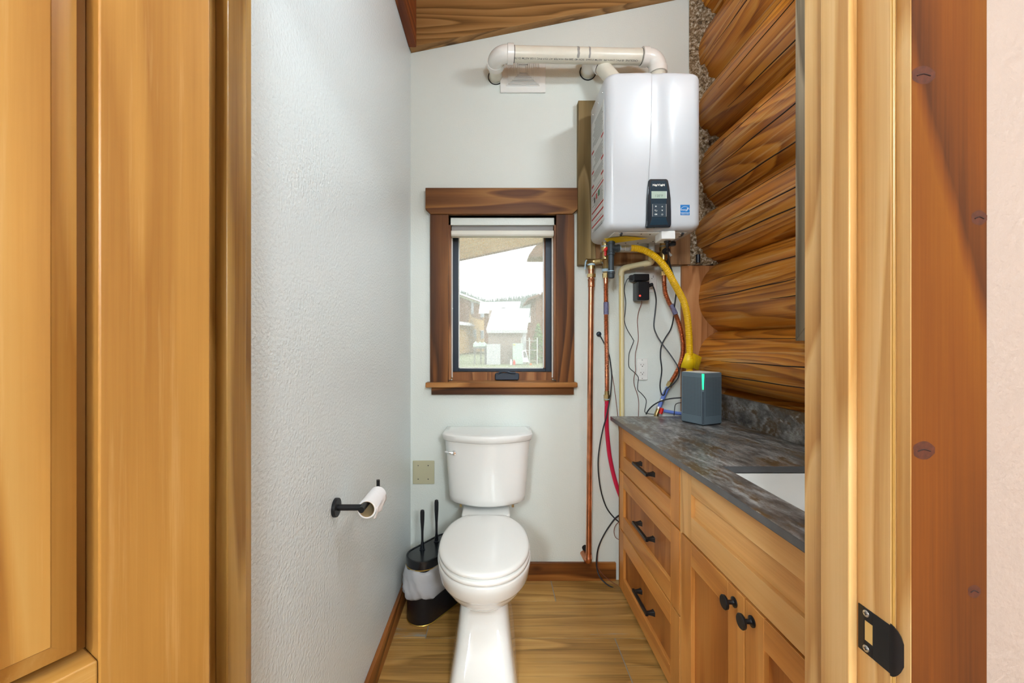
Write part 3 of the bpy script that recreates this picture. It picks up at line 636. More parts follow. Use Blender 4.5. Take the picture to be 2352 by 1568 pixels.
# blue efficiency sticker
ey = HY0-.0006
def ex(px): return PX(px, HY0)
def ez(py): return PZ(py, HY0)
es = MB().box(ex(1562.7), ex(1584), ey, HY0+.0005, ez(494), ez(470.3)).build('energy_sticker', blue_m, wh, label='small blue energy sticker')
arc_ = [(ex(1573.3)+.0195*math.cos(R(a)), ey-.0002, ez(483.5)+.018*math.sin(R(a))) for a in range(12, 169, 12)]
MB().tube(arc_, .0007, 6).build('arc', print_w, es)
text_front(MB(), 'energy', .0115, ex(1571.5), ey-.0003, ez(481.8), shear=.4, extrude=.0001).build('script', print_w, es)
st = [(ex(1579.3)+(.0046 if k % 2 == 0 else .0019)*math.sin(k*math.pi/5), ez(479)+(.0046 if k % 2 == 0 else .0019)*math.cos(k*math.pi/5)) for k in range(10)]
MB().prism(st, 'y', ey-.0003, ey+.0001).build('star', print_w, es)
MB().box(ex(1562.9), ex(1583.8), ey-.0003, ey+.0001, ez(488.9), ez(488.2)).build('rule', print_w, es)
text_front(MB(), 'ENERGY STAR', .0054, ex(1573.3), ey-.0003, ez(491.4), extrude=.0001).build('caption', print_w, es)
# underside
box('bottom_pan', HX0+.05, HX1-.05, 1.842, 2.07, HZ0-.004, HZ0+.001, white_matte, wh, .001)
def pend(px, py): d = (HZ0-EYE)*FPX/(CY-py); return PX(px, d), d
for px in (1427, 1567):
    x, y = pend(px, 533)
    lt = MB().box(x-.011, x+.011, y-.004, y+.004, HZ0-.010, HZ0-.003).build('latch', steel_m, wh, .001)
    MB().cyl((x, y-.008, HZ0-.008), (x, y+.006, HZ0-.012), .0055, 10).build('latch_spring', print_k, lt)
for (px, py) in ((1473, 535), (1493, 536), (1517, 536), (1437, 556), (1465, 556), (1500, 552)):
    x, y = pend(px, py); MB().lathe((x, y, HZ0-.004), (0, 0, -1), [(0, .0035), (.002, .003), (.0022, .0005)], 10).build('screw', print_k, wh)
x, y = pend(1562, 541); MB().lathe((x, y, HZ0-.0038), (0, 0, -1), [(0, .008), (.0006, .0075)], 14).build('port', print_k, wh)
MB().prism(rrect(.742, .803, 1.815, 1.895, .004), 'z', 1.727, HZ0-.001).build('junction_box', white_matte, wh, .003)
MB().add([(.515, 1.93, 1.757), (.60, 1.885, 1.757), (.715, 1.905, 1.752), (.55, 1.97, 1.742), (.515, 1.93, 1.7575), (.60, 1.885, 1.7575), (.715, 1.905, 1.7525), (.55, 1.97, 1.7425)], [(0, 1, 2, 3), (4, 5, 6, 7), (0, 1, 5, 4), (1, 2, 6, 5), (2, 3, 7, 6), (3, 0, 4, 7)]).build('warning_sheet', ytag_m, wh, smooth=False, label='yellow warning sheet under the heater')
x, y = pend(1477, 560); MB().lathe((x, 2.06, HZ0-.002), (0, 0, -1), [(0, .026), (.012, .026), (.014, .022), (.022, .022), (.024, .01)], 20).build('condensate_trap', greypvc_m, wh)
box('bracket', .55, .88, 2.0855, 2.131, HZ0-.03, HZ0+.03, white_matte, wh, .002)
box('bracket', .55, .88, 2.0855, 2.131, HZ1-.12, HZ1-.06, white_matte, wh, .002)

# backing boards screwed to the wall
bk = empty('backing_board', (.48, 2.15, 1.674), 'upright greenish treated board behind the heater, left side', 'board')
box('board', .434, .525, 2.132, BY-.0005, 1.672, 2.532, treated_w, bk, .0015)
bk2 = empty('backing_board', (.80, 2.15, 1.674), 'brown board across the wall under the heater', 'board')
box('board', .5255, 1.022, 2.134, BY-.0005, 1.674, 1.86, treatedb_w, bk2, .0015)
box('board', .5255, .91, 2.134, BY-.0005, 2.30, 2.45, treatedb_w, bk2, .0015)
ply = empty('plywood_sheet', (1.08, 2.16, 1.0), 'orange-brown plywood sheet in the corner beside the log ends', 'board')
box('sheet', .988, 1.26, 2.155, BY-.0005, .9, 1.672, ply_w, ply, .001)
# bark and chinking fibre where the wall meets the logs
rs = []; rb_ = random.Random(11)
for k in range(70):
    z = 1.676+(3.45-1.676)*k/69; ring = []
    for j in range(13):
        x = 1.0325+.20*j/12; edge = 0 if 0 < j < 12 else 1
        ring.append((x+(0 if edge else rb_.uniform(-.004, .004)), BY-.004-(0 if edge else rb_.uniform(.004, .045)*(1 if x > 1.05 else .5)), z+rb_.uniform(-.004, .004)))
    rs.append(ring)
bkm = MB().rings(rs, False, False, closed=False)
tag(bkm.build('chinking', bark_m, smooth=True, angle=180), 'ragged bark and fibre chinking filling the log wall corner', 'chinking', kind='stuff')
box_ = MB().cyl((1.05, 2.11, 1.678), (1.05, 2.11, 1.72), .011, 12)
tag(box_.build('cable_stub', black_m), 'short black pipe stub on the board end by the bark', 'pipe stub')

# ================================================================== PVC VENT PIPES
PR = .0365
vp = empty('vent_pipe', (.4, 2.02, 2.68), 'white plastic vent pipe with printed lettering running above the heater', 'vent pipe')
A = Vector((PX(1166, 2.0), 2.0, PZ(124, 2.0))); B = Vector((PX(1486, 2.035), 2.035, PZ(131, 2.035)))
main = MB().cyl(A, B, PR, 32).build('pipe', pvc_m, vp)
er = .062
def elbow(name, p_in, d_in, d_out, parent, rad=PR+.004, rc=.055, hub=.028, mat=pvcw_m):
    """quarter bend that continues p_in along d_in and leaves along d_out"""
    d_in = Vector(d_in).normalized(); d_out = Vector(d_out).normalized(); ang = d_in.angle(d_out); ax = d_in.cross(d_out).normalized()
    c = p_in+ (d_out-d_in*d_in.dot(d_out)).normalized()*rc; pts = []; v0 = p_in-c
    for k in range(13): pts.append(c+Matrix.Rotation(ang*k/12, 3, ax) @ v0)
    e = MB().tube(pts, rad, 28, smooth=False).build(name, mat, parent)
    MB().cyl(p_in-d_in*hub, p_in+d_in*.002, rad+.004, 28).build('hub', mat, e)
    MB().cyl(pts[-1]-d_out*.002, pts[-1]+d_out*hub, rad+.004, 28).build('hub', mat, e)
    return pts[-1]
ddir = (B-A).normalized()
pe = elbow('elbow', A, -ddir, Vector((0, 1, .0)), vp)
MB().cyl(pe+Vector((0, .02, 0)), (pe.x, BY+.01, pe.z), PR*.93, 28).build('pipe', pvc_m, vp)
pe2 = elbow('elbow', B, ddir, Vector((0, 0, -1)), vp)
MB().cyl(pe2, (pe2.x, pe2.y, HZ1-.005), PR, 28).build('pipe', pvc_m, vp)
MB().tube([(pe.x+.040*math.cos(a*math.pi/12), BY-.001, pe.z+.040*math.sin(a*math.pi/12)) for a in range(25)], .0025, 6).build('wall_hole_ring', hole_black, vp)
for t in (.012, ):  # ink rings left by the primer at each joint
    for P_, sgn in ((A, 1), (B, -1)):
        c = P_+ddir*sgn*.030; MB().cyl(c, c+ddir*sgn*.003, PR+.0006, 28).build('ink_ring', print_k, main)
# lettering printed upside down along the lower flank
vs_, fs = textmesh('CRESLINE  ® PVC DWV-PR  ASTM D2665  SCH 40  280 PSI WATER AT 73 F PVC 1120 ASTM D1785', .0115, extrude=.0, bold=.0001)
mm = MB(); mid_ = A.lerp(B, .48); sxx = .62/max(p.x for p in vs_)/2
out_ = []
for p in vs_:
    ang = R(-60)-p.y/PR          # around the pipe; upside down
    base = mid_+ddir*(-p.x*sxx)
    out_.append(base+Vector((0, -math.cos(ang)*(PR+.0005), math.sin(ang)*(PR+.0005))))
mm.add(out_, fs); mm.build('printed_lettering', plain('faded_print', S(92, 92, 90), .6), main)
smud_m = plain('grey_smudge', S(150, 148, 142), .5)
for t, wd in ((.495, .012), (.575, .009)):
    c = A.lerp(B, t); rr_s = []
    for k in range(9):
        an = R(70-15*k); rr_s.append([c+ddir*(wd*s_*(.5+.12*math.sin(k*2.1+s_)))+Vector((0, -math.cos(an), math.sin(an)))*(PR+.0004) for s_ in (-1, 1)])
    MB().rings(rr_s, False, False, False).build('smudge', smud_m, main)
# second vent: out of the wall and down into the heater
vp2 = empty('vent_pipe', (.52, 2.1, 2.6), 'short white vent pipe bending from the wall into the heater top', 'vent pipe')
W0 = Vector((PX(1350, BY), BY+.01, PZ(166, BY)))
q0 = Vector((W0.x, 2.115, W0.z+.0))
MB().cyl(W0, q0, PR*.95, 28).build('pipe', pvc_m, vp2)
q1 = Vector((.628, 2.00, 2.50)); dq = (q1-Vector((W0.x+.028, 2.078, W0.z-.012))).normalized()
q2 = Vector((W0.x+.028, 2.075, W0.z-.012))
MB().tube([q0+Vector((0, .018, 0)), q0, q0+Vector((.008, -.026, .0)), q2, q2+dq*.03], PR+.005, 28, .008).build('elbow', pvcw_m, vp2)
MB().cyl(q2+dq*.022, q2+dq*.040, PR+.0065, 28).build('hub', pvcw_m, vp2)
MB().cyl(q2+dq*.040, q2+dq*.043, PR+.001, 28).build('ink_ring', print_k, vp2)
MB().cyl(q2+dq*.02, q1, PR, 28).build('pipe', pvc_m, vp2)
MB().cyl(q1+Vector((0, 0, .02)), (q1.x, q1.y, HZ1-.005), PR+.004, 28).build('port_collar', pvcw_m, vp2)
MB().tube([(W0.x+.042*math.cos(a*math.pi/12), BY-.001, W0.z+.042*math.sin(a*math.pi/12)) for a in range(25)], .003, 6).build('wall_hole_ring', hole_black, vp2)
# bathroom fan grille
GX, GZ = PX(1201, BY), PZ(162.5, BY); g = .121
fg = empty('fan_grille', (GX, BY-.01, GZ-g), 'square white exhaust fan grille of concentric slats behind the vent pipe', 'vent grille')
MB().prism(rrect(GX-g, GX+g, GZ-g, GZ+g, .004), 'y', BY-.010, BY-.0005).build('frame', white_matte, fg, .003)
for k in range(8):
    h = .088-.0098*k; t = .0028
    y0 = BY-.0155
    MB().box(GX-h, GX+h, y0, BY-.0102, GZ+h-t, GZ+h).box(GX-h, GX+h, y0, BY-.0102, GZ-h, GZ-h+t).box(GX-h, GX-h+t, y0, BY-.0102, GZ-h+t, GZ+h-t).box(GX+h-t, GX+h, y0, BY-.0102, GZ-h+t, GZ+h-t).build('slat', white_matte, fg)
    if k < 7 :
        h2 = h-.0049; t2 = .0018
        for zz in (GZ-h2, GZ+h2-t2): box('slot', GX-h2, GX+h2, BY-.0108, BY-.0099, zz, zz+t2, print_k if k % 2 == 0 else print_g, fg)

# ================================================================== PIPEWORK UNDER THE HEATER
def nut(m, c, axis, r, l):
    c = Vector(c); a = Vector(axis).normalized(); m.tube([c-a*l/2, c+a*l/2], [r, r], 6, smooth=False); return m
# gas line: black iron tee with drip leg, steel union, yellow corrugated hose
gs = empty('gas_line', (.56, 1.96, 1.58), 'yellow corrugated gas hose with black iron tee below the heater', 'gas hose')
gx, gy = .557, 1.96
zt = PZ(570, gy)
MB().cyl((gx, gy, HZ0), (gx, gy, zt+.03), .0125, 16).build('nipple', steel_m, gs)
MB().lathe((gx, gy, zt+.032), (0, 0, -1), [(0, .0185), (.010, .0185), (.012, .0165), (.052, .0165), (.054, .0185), (.064, .0185)], 20).tube([(gx, gy, zt), (gx+.038, gy, zt)], .0165, 18, smooth=False).tube([(gx+.029, gy, zt), (gx+.039, gy, zt)], .0185, 18, smooth=False).build('tee', iron_m, gs)
MB().cyl((gx, gy, zt-.03), (gx, gy, zt-.115), .0135, 18).build('drip_leg', iron_m, gs)
MB().lathe((gx, gy, zt-.112), (0, 0, -1), [(0, .0175), (.012, .0175), (.014, .0155), (.030, .0150), (.033, .011)], 16).build('cap', iron_m, gs)
for a_, b_ in (((gx, gy, zt-.108), (gx, gy, zt-.113)), ((gx+.039, gy, zt), (gx+.044, gy, zt)), ((gx, gy, zt+.034), (gx, gy, zt+.041))): MB().cyl(a_, b_, .0145, 18).build('thread_tape', putty_m, gs)
u = MB(); nut(u, (gx+.052, gy, zt), (1, 0, 0), .0125, .014); u.cyl((gx+.058, gy, zt), (gx+.066, gy, zt), .009, 14); nut(u, (gx+.074, gy, zt+.001), (1, 0, 0), .0165, .018); u.cyl((gx+.08, gy, zt), (gx+.096, gy, zt), .0135, 16)
u.build('union', steel_m, gs, smooth=False)
hose = [(1449, 569.5, 1.96), (1465, 571, 1.957), (1482, 576, 1.952), (1503, 588, 1.947), (1522, 606, 1.945), (1536, 627, 1.95), (1547, 648, 1.96), (1558, 668, 1.985), (1570, 692, 2.01), (1577, 718, 2.03), (1581, 750, 2.05), (1583.5, 790, 2.065), (1584, 830, 2.075), (1583, 880, 2.085), (1583, 940, 2.118), (1583, 1010, 2.14)]
MB().tube([at(*p) for p in hose], 0, 16, .0018, rf=lambda s: .0158+.0011*math.cos(s*2*math.pi/.0066)).build('hose', yellow_m, gs)
c = at(1583, 828, 2.075); hz = .040
tg = MB()
tg.add([(c.x-.044, c.y+.002, c.z-.034), (c.x-.017, c.y-.013, c.z-.040), (c.x, c.y-.0185, c.z-.040), (c.x+.017, c.y-.013, c.z-.038), (c.x+.026, c.y-.004, c.z-.040), (c.x+.046, c.y-.002, c.z-.050), (c.x+.064, c.y-.001, c.z+.018), (c.x+.024, c.y-.004, c.z+.036), (c.x+.017, c.y-.013, c.z+.038), (c.x, c.y-.0185, c.z+.040), (c.x-.017, c.y-.013, c.z+.040), (c.x-.022, c.y-.004, c.z+.036)],
       [(0, 1, 10, 11), (1, 2, 9, 10), (2, 3, 8, 9), (3, 4, 7, 8), (4, 5, 6, 7)])
o = tg.build('tag', ytag_m, gs, label='yellow folded paper tag'); md = o.modifiers.new('s', 'SOLIDIFY'); md.thickness = .0006
ml = MB()
for k in range(6):
    a0 = Vector((c.x+.029+.0032*k, c.y-.0046+.0003*k, c.z-.036-.0016*k)); a1 = a0+Vector((.004+.0022*k, .0003, .062-.004*k)); ml.tube([a0, a1], .0005, 4, smooth=False)
ml.build('tag_print', plain('tag_print', S(150, 120, 16), .6), o)
# relief valve line: brass fittings, copper pipe down to the floor
rv = empty('relief_line', (.49, 2.12, .13), 'straight bare copper discharge pipe running down beside the window', 'copper pipe')
cxp, cyp = PX(1358, 2.12), 2.12; zb = PZ(1276, 2.12); cxb = PX(1352, 2.12)
zv = PZ(597, 2.07)
MB().tube([(cxp, cyp, PZ(612, cyp)), (cxb, cyp, zb)], .0143, 20, smooth=False).build('pipe', copper_m, rv)
MB().lathe((cxp, cyp, PZ(608, cyp)), (0, 0, -1), [(0, .0165), (.03, .0165), (.031, .0155), (.052, .0155), (.054, .0185), (.058, .0185), (.060, .0150)], 20).lathe((cxp, cyp, PZ(640, cyp)), (0, 0, -1), [(0, .0165), (.006, .0190), (.012, .0165), (.034, .0165), (.040, .0178), (.044, .0160)], 20).build('coupling', copper_m, rv)
u = MB(); nut(u, (cxp, cyp, PZ(633, cyp)), (0, 0, 1), .0235, .017); u.build('nut', brass_m, rv, smooth=False)
MB().lathe((cxp, cyp, PZ(597, cyp)-.002), (0, 0, -1), [(0, .014), (.014, .016), (.030, .0195), (.046, .0195)], 18).tube([(cxp-.028, cyp-.01, zv+.002), (cxp+.012, cyp-.005, zv), (cxp+.045, cyp-.03, zv)], .0145, 16).build('relief_valve', brass_m, rv)
MB().lathe((cxp, cyp, PZ(606, cyp)), (0, 0, -1), [(0, .0205), (.009, .0205)], 18).build('thread_tape', putty_m, rv)
MB().tube([(cxp-.026, cyp-.014, zv+.006), (cxp-.034, cyp-.02, zv-.004), (cxp-.037, cyp-.022, zv-.042)], .0035, 8).build('lever', putty_m, rv)
MB().lathe((cxb, cyp, zb+.012), (0, 0, -1), [(0, .0158), (.018, .0162), (.020, .0175), (.024, .0175)], 18).tube([(cxb, cyp, zb-.008), (cxb, cyp+.002, zb-.026), (cxb-.006, cyp+.02, zb-.030), (cxb-.018, BY+.004, zb-.012)], .0158, 16).build('elbow', copper_m, rv)
hl = MB().prism([(cxb-.008+.014*math.cos(a)*(1+.2*math.sin(3*a)), zb+.010+.021*math.sin(a)) for a in [k*math.pi/8 for k in range(16)]], 'y', BY-.0012, BY-.0002)
hl.build('wall_hole', hole_black, rv)
# hot-side valve and corrugated copper connector with red tubing
hc = empty('hot_connector', (.57, 2.08, 1.0), 'upright corrugated copper hose with red handle valve, running into red tubing', 'copper hose')
vx, vy = .548, 2.03
m = MB().lathe((vx, vy, HZ0), (0, 0, -1), [(0, .017), (.022, .017), (.026, .0205), (.046, .0205), (.05, .016), (.085, .016)], 18)
m.tube([(vx, vy, 1.69), (vx+.012, 2.06, 1.672), (.566, 2.095, 1.655)], .0165, 16); m.tube([(cxp+.05, cyp-.035, zv), (vx+.01, 2.055, zv-.002)], .015, 16, smooth=False)
m.build('valve_body', brass_m, hc)
for a_, b_ in (((vx, vy, HZ0-.020), (vx, vy, HZ0-.028)), ((cxp+.052, cyp-.037, zv), (cxp+.058, cyp-.042, zv)), ((.568, 2.098, PZ(618, 2.1)), (.568, 2.098, PZ(624, 2.1)))): MB().cyl(a_, b_, .0190, 18).build('thread_tape', putty_m, hc)
hd = MB().tube([(vx-.012, vy-.034, 1.712), (vx-.004, vy-.034, 1.725), (vx+.006, vy-.034, 1.724)], .0085, 10).tube([(vx-.008, vy-.034, 1.722), (vx-.010, vy-.036, 1.690)], .006, 10, smooth=False).build('handle', red_m, hc)
MB().cyl((vx, vy-.034, 1.722), (vx, vy, 1.722), .007, 10).build('stem', brass_m, hc)
fx1 = PX(1391.5, 2.1)
m = MB().lathe((fx1, 2.1, PZ(603, 2.1)), (0, 0, -1), [(0, .015), (.03, .017), (.034, .0135), (.05, .0135)], 16); nut(m, (fx1, 2.1, PZ(633, 2.1)), (0, 0, 1), .0185, .024)
m.build('top_fitting', brass_m, hc)
cor = lambda s: .0108+.0016*math.cos(s*2*math.pi/.0072)
def straight_then(sr): return lambda s: (.0112 if s < sr else cor(s))
p0 = at(1391.5, 638, 2.1); p1 = at(1394.0, 903, 2.11)
MB().tube([p0, at(1392, 720, 2.1), at(1393.5, 820, 2.105), p1], 0, 14, .0018, rf=straight_then(.03)).build('hose', copper_m, hc)
MB().cyl(at(1392, 694, 2.1), at(1392.2, 722, 2.1), .0128, 16).build('sleeve', sleeve_m, hc, label='printed blue sleeve')
m = MB().cyl(p1+Vector((0, 0, .012)), p1-Vector((0, 0, .008)), .0125, 14); nut(m, p1-Vector((0, 0, .018)), (0, 0, 1), .0175, .020); m.cyl(p1-Vector((0, 0, .03)), p1-Vector((0, 0, .037)), .016, 14)
m.build('bottom_fitting', brass_m, hc)
MB().cyl(p1-Vector((0, 0, .0275)), p1-Vector((0, 0, .031)), .0168, 14).build('thread_tape', putty_m, hc)
pexs = [p1-Vector((0, 0, .034)), at(1393, 960, 2.125), at(1395, 1000, 2.135), at(1400, 1045, 2.14), at(1408, 1085, 2.142), at(1418, 1120, 2.142), at(1435, 1165, 2.142)]
MB().tube(pexs, .0108, 14).build('red_tube', redpex_m, hc)
for py in (921, 928.5): MB().cyl(at(1393.2, py-2, 2.118), at(1393.2, py+2, 2.118), .0128, 14).build('crimp_ring', steel_m, hc)
# cold side: second corrugated connector, blue tubing and small valve
cc_ = empty('cold_connector', (.9, 2.08, .95), 'curving corrugated copper hose joining blue tubing behind the counter', 'copper hose')
wx, wy = PX(1524, 2.03), 2.03
m = MB().lathe((wx, wy, HZ0), (0, 0, -1), [(0, .017), (.022, .017), (.026, .0205), (.046, .0205), (.05, .017), (.09, .017)], 18); m.tube([(wx, wy, 1.68), (wx+.002, 2.06, 1.665), (PX(1524, 2.09), 2.085, 1.645)], .0155, 14)
nut(m, at(1525, 628, 2.09), (0, 0, 1), .0175, .022); m.build('valve_body', brass_m, cc_)
for a_, b_ in (((wx, wy, HZ0-.02), (wx, wy, HZ0-.028)), (at(1524, 611, 2.088), at(1524, 618, 2.088))): MB().cyl(a_, b_, .0185, 16).build('thread_tape', putty_m, cc_)
MB().cyl((wx+.002, wy-.036, 1.715), (wx+.002, wy-.016, 1.715), .0165, 16).build('handle_hub', sash_m, cc_)
MB().tube([(wx+.002, wy-.038, 1.715), (wx+.022, wy-.04, 1.688)], [.004, .006], 8, smooth=False).build('lever', greypvc_m, cc_)
MB().prism(rrect(wx+.028, wx+.052, 1.62, 1.70, .006), 'y', 2.095, 2.12).build('butterfly_handle', sash_m, cc_, .003)
fl2 = [(1525, 632, 2.09), (1526, 655, 2.09), (1529, 675, 2.09), (1537, 695, 2.09), (1547, 713, 2.09), (1556, 733, 2.09), (1563, 757, 2.095), (1568, 785, 2.10), (1568, 810, 2.105), (1562, 836, 2.11), (1552, 858, 2.115), (1541, 877, 2.12)]
MB().tube([at(*p) for p in fl2], 0, 14, .0018, rf=straight_then(.03)).build('hose', copper_m, cc_)
MB().tube([at(1541, 699, 2.089), at(1547, 711, 2.089), at(1551.5, 721, 2.089)], .0128, 14).build('sleeve', sleeve_m, cc_, label='printed lavender sleeve')
m = MB(); a_ = at(1541, 877, 2.12); b_ = at(1534, 890, 2.125); nut(m, a_.lerp(b_, .4), b_-a_, .0165, .026); m.build('brass_nut', brass_m, cc_)
MB().tube([b_, at(1527, 903, 2.128), at(1519, 922, 2.13), at(1513, 938, 2.13)], .0105, 14).build('blue_tube', bluepex_m, cc_)
for (x, y) in ((1531, 895), (1520, 919), (1513, 936)):
    q = at(x, y, 2.129); dv = (at(1513, 938, 2.13)-b_).normalized(); MB().cyl(q-dv*.006, q+dv*.006, .0125, 14).build('crimp_ring', steel_m, cc_)
MB().tube([at(1513, 938, 2.13), at(1509, 948, 2.13), at(1507, 956, 2.13), at(1506, 985, 2.135)], .0115, 12).build('valve', brass_m, cc_)
MB().tube([at(1521, 937, 2.108), at(1519, 945, 2.108), at(1517, 950, 2.108)], .0085, 12).build('handle', red_m, cc_, label='red valve handle')
MB().tube([at(1523, 943, 2.125), at(1540, 946, 2.125), at(1558, 949, 2.125), at(1600, 953, 2.125)], .0088, 12).build('blue_tube', bluepex_m, cc_)
# condensate drain
cd = empty('condensate_drain', (.66, 2.13, .8), 'thin cream plastic drain pipe with a yellow stripe', 'drain pipe')
dx, dy = PX(1497, 2.03), 2.03
MB().lathe((dx, dy, HZ0), (0, 0, -1), [(0, .0145), (.035, .0145), (.037, .0165), (.05, .0165), (.052, .012), (.09, .012)], 16).build('stub', greypvc_m, cd)
E1 = Vector((dx+.002, dy+.01, 1.668)); E2 = at(1432, 617, 2.135)
MB().tube([(dx, dy, 1.70), (dx, dy+.004, 1.678), E1, E1+Vector((-.03, .02, -.006))], .0158, 14).build('elbow', cpvc_m, cd)
MB().tube([E1, E2+Vector((.0, -.0, .004))], .0135, 14, smooth=False).build('pipe', cpvc_m, cd)
MB().tube([E2+Vector((.028, -.02, .006)), E2+Vector((.006, -.003, .003)), at(1427.5, 622, 2.138), at(1427, 632, 2.14)], .0158, 14).build('elbow', cpvc_m, cd)
MB().cyl(at(1427, 630, 2.14), at(1428.5, 1010, 2.14), .0135, 16).build('pipe', cpvc_m, cd)
MB().box(PX(1424.5, 2.127)-.0012, PX(1424.5, 2.127)+.0012, 2.1262, 2.1275, PZ(958, 2.127), PZ(634, 2.127)).build('stripe', ystripe_m, cd)

# ================================================================== OUTLETS, ADAPTERS, CORDS
op = empty('outlet_plate', (.80, BY, 1.53), 'wide white double outlet plate behind the black adapters', 'outlet')
MB().prism(rrect(PX(1459.5, BY), PX(1508, BY), PZ(671, BY), PZ(620, BY), .003), 'y', BY-.006, BY-.0005).build('plate', white_matte, op, .0015)
for s_ in (0, 1):
    MB().lathe((PX(1497, BY), BY-.006, PZ(636+22*s_, BY)), (0, -1, 0), [(0, .017), (.0012, .0165)], 20).build('socket', white_matte, op)
    MB().box(PX(1499, BY)-.001, PX(1499, BY)+.001, BY-.0079, BY-.007, PZ(638+22*s_, BY), PZ(633+22*s_, BY)).build('slot', print_k, op)
    MB().cyl((PX(1496, BY), BY-.0079, PZ(640+22*s_, BY)), (PX(1496, BY), BY-.007, PZ(640+22*s_, BY)), .0022, 10).build('ground_hole', print_k, op)
gf = empty('outlet_plate', (.78, BY, 1.06), 'white rectangular outlet plate on the wall above the counter', 'outlet')
gx0_, gx1_, gz0_, gz1_ = PX(1461.5, BY), PX(1487, BY), PZ(872, BY), PZ(823, BY)
MB().prism(rrect(gx0_, gx1_, gz0_, gz1_, .003), 'y', BY-.006, BY-.0005).build('plate', white_matte, gf, .0015)
gcx = (gx0_+gx1_)/2; gcz = (gz0_+gz1_)/2
MB().prism(rrect(gcx-.0165, gcx+.0165, gcz-.034, gcz+.034, .002), 'y', BY-.0085, BY-.0055).build('receptacle', white_matte, gf, .0008)
for s_ in (-1, 1):
    zz = gcz+s_*.021
    MB().box(gcx-.0085, gcx-.0068, BY-.0089, BY-.0084, zz, zz+.007).box(gcx-.011, gcx-.0068, BY-.0089, BY-.0084, zz+.003, zz+.0045).build('slot', print_k, gf)
    MB().box(gcx+.0062, gcx+.0078, BY-.0089, BY-.0084, zz, zz+.007).build('slot', print_k, gf)
    MB().cyl((gcx, BY-.0089, zz-.005), (gcx, BY-.0084, zz-.005), .0026, 10).build('ground_hole', print_k, gf)
MB().box(gcx-.007, gcx+.007, BY-.0098, BY-.0084, gcz-.004, gcz+.004).build('button', white_matte, gf, .0005)
for s_ in (-1, 1): MB().cyl((gcx, BY-.0068, gcz+s_*.049), (gcx, BY-.006, gcz+s_*.049), .0032, 10).build('screw', greypvc_m, gf)
ad1 = empty('power_adapter', (.75, 2.13, 1.587), 'long flat black power adapter plugged in sideways under the drain elbow', 'adapter')
MB().prism(rrect(PX(1455, 2.11), PX(1491, 2.11), PZ(644.5, 2.11), PZ(629, 2.11), .005), 'y', 2.105, BY-.0085).build('body', black_m, ad1, .003)
MB().box(PX(1448, 2.12), PX(1456, 2.12), 2.118, 2.15, PZ(642, 2.12), PZ(631, 2.12)).build('plug_end', black_m, ad1, .003)
ad2 = empty('power_adapter', (.77, 2.13, 1.484), 'upright black power adapter with red indicator light', 'adapter')
MB().prism(rrect(PX(1463, 2.10), PX(1491, 2.10), PZ(689, 2.10), PZ(646.5, 2.10), .006), 'y', 2.095, BY-.0085).build('body', black_m, ad2, .004)
MB().lathe((PX(1470, 2.095), 2.0955, PZ(679, 2.095)), (0, -1, 0), [(0, .005), (.0015, .0048), (.003, .002)], 14).build('indicator', redled_m, ad2, label='glowing red indicator')
MB().cyl(at(1490, 656, 2.12), at(1499, 653, 2.12), .0095, 12).build('side_plug', black_m, ad2)
def cord(name, pts, r, mat, label, cat='cord', step=.01):
    o = MB().tube([at(*p) for p in pts], r, 8, step).build(name, mat); tag(o, label, cat); return o
cord('hanging_cable', [(1533, 552, 1.865), (1534, 575, 1.90), (1537, 600, 1.94), (1544, 625, 1.97), (1552, 648, 2.0), (1553, 672, 2.04), (1549, 705, 2.08), (1546, 735, 2.11), (1540, 757, 2.13), (1528, 776, 2.14), (1519, 795, 2.145), (1517, 820, 2.15), (1520, 850, 2.15), (1516, 885, 2.145), (1520, 906, 2.118), (1526, 905, 2.105), (1530, 893, 2.098), (1546, 882, 2.092), (1558, 866, 2.088), (1560, 852, 2.084), (1555, 838, 2.085), (1538, 812, 2.115), (1520, 788, 2.135), (1508, 768, 2.15), (1502, 748, 2.155), (1505, 715, 2.155), (1507, 688, 2.15), (1503, 665, 2.13), (1498, 654, 2.12)], .0034, cord_m, 'black power cord hanging in a long loop from the heater underside')
mp_ = MB().lathe((PX(1533, 1.855), 1.855, 1.7265), (0, 0, -1), [(0, .016), (.006, .015), (.008, .009), (.026, .007), (.03, .004)], 14).build('cord_plug', black_m); tag(mp_, 'black plug under the white box of the heater', 'plug')
pl2 = MB().lathe((PX(1544, 2.0), 2.0, HZ0-.006), (0, 0, -1), [(0, .017), (.012, .019), (.02, .014)], 14).build('drain_knob', sash_m); tag(pl2, 'round black knob under the heater bottom right', 'knob')
cord('hanging_cable', [(1450, 637, 2.118), (1442, 640, 2.118), (1436, 652, 2.12), (1434, 668, 2.14), (1437, 690, 2.155), (1436, 715, 2.16), (1434, 735, 2.162), (1440, 755, 2.162), (1454, 779, 2.16), (1455, 785, 2.16), (1446, 808, 2.162), (1444, 825, 2.162), (1445, 843, 2.16), (1456, 854, 2.155), (1466, 866, 2.152), (1465, 880, 2.155), (1465, 895, 2.16), (1474, 904, 2.16), (1484, 918, 2.158), (1483, 932, 2.155), (1481, 945, 2.15), (1486, 949, 2.145), (1500, 951, 2.14), (1512, 952, 2.14)], .0019, cord_m, 'thin kinked black cord hanging from the flat adapter', step=.006)
cord('thin_wire', [(1473, 688, 2.125), (1474, 695, 2.14), (1467, 715, 2.158), (1464, 735, 2.162), (1465, 755, 2.162), (1466, 780, 2.16), (1460, 810, 2.16), (1459, 835, 2.158), (1460, 850, 2.154), (1456, 868, 2.154), (1457, 885, 2.158), (1464, 905, 2.16), (1467, 925, 2.16), (1466, 960, 2.15)], .0017, browncord_m, 'thin brown wire hanging from the adapter with the red light')
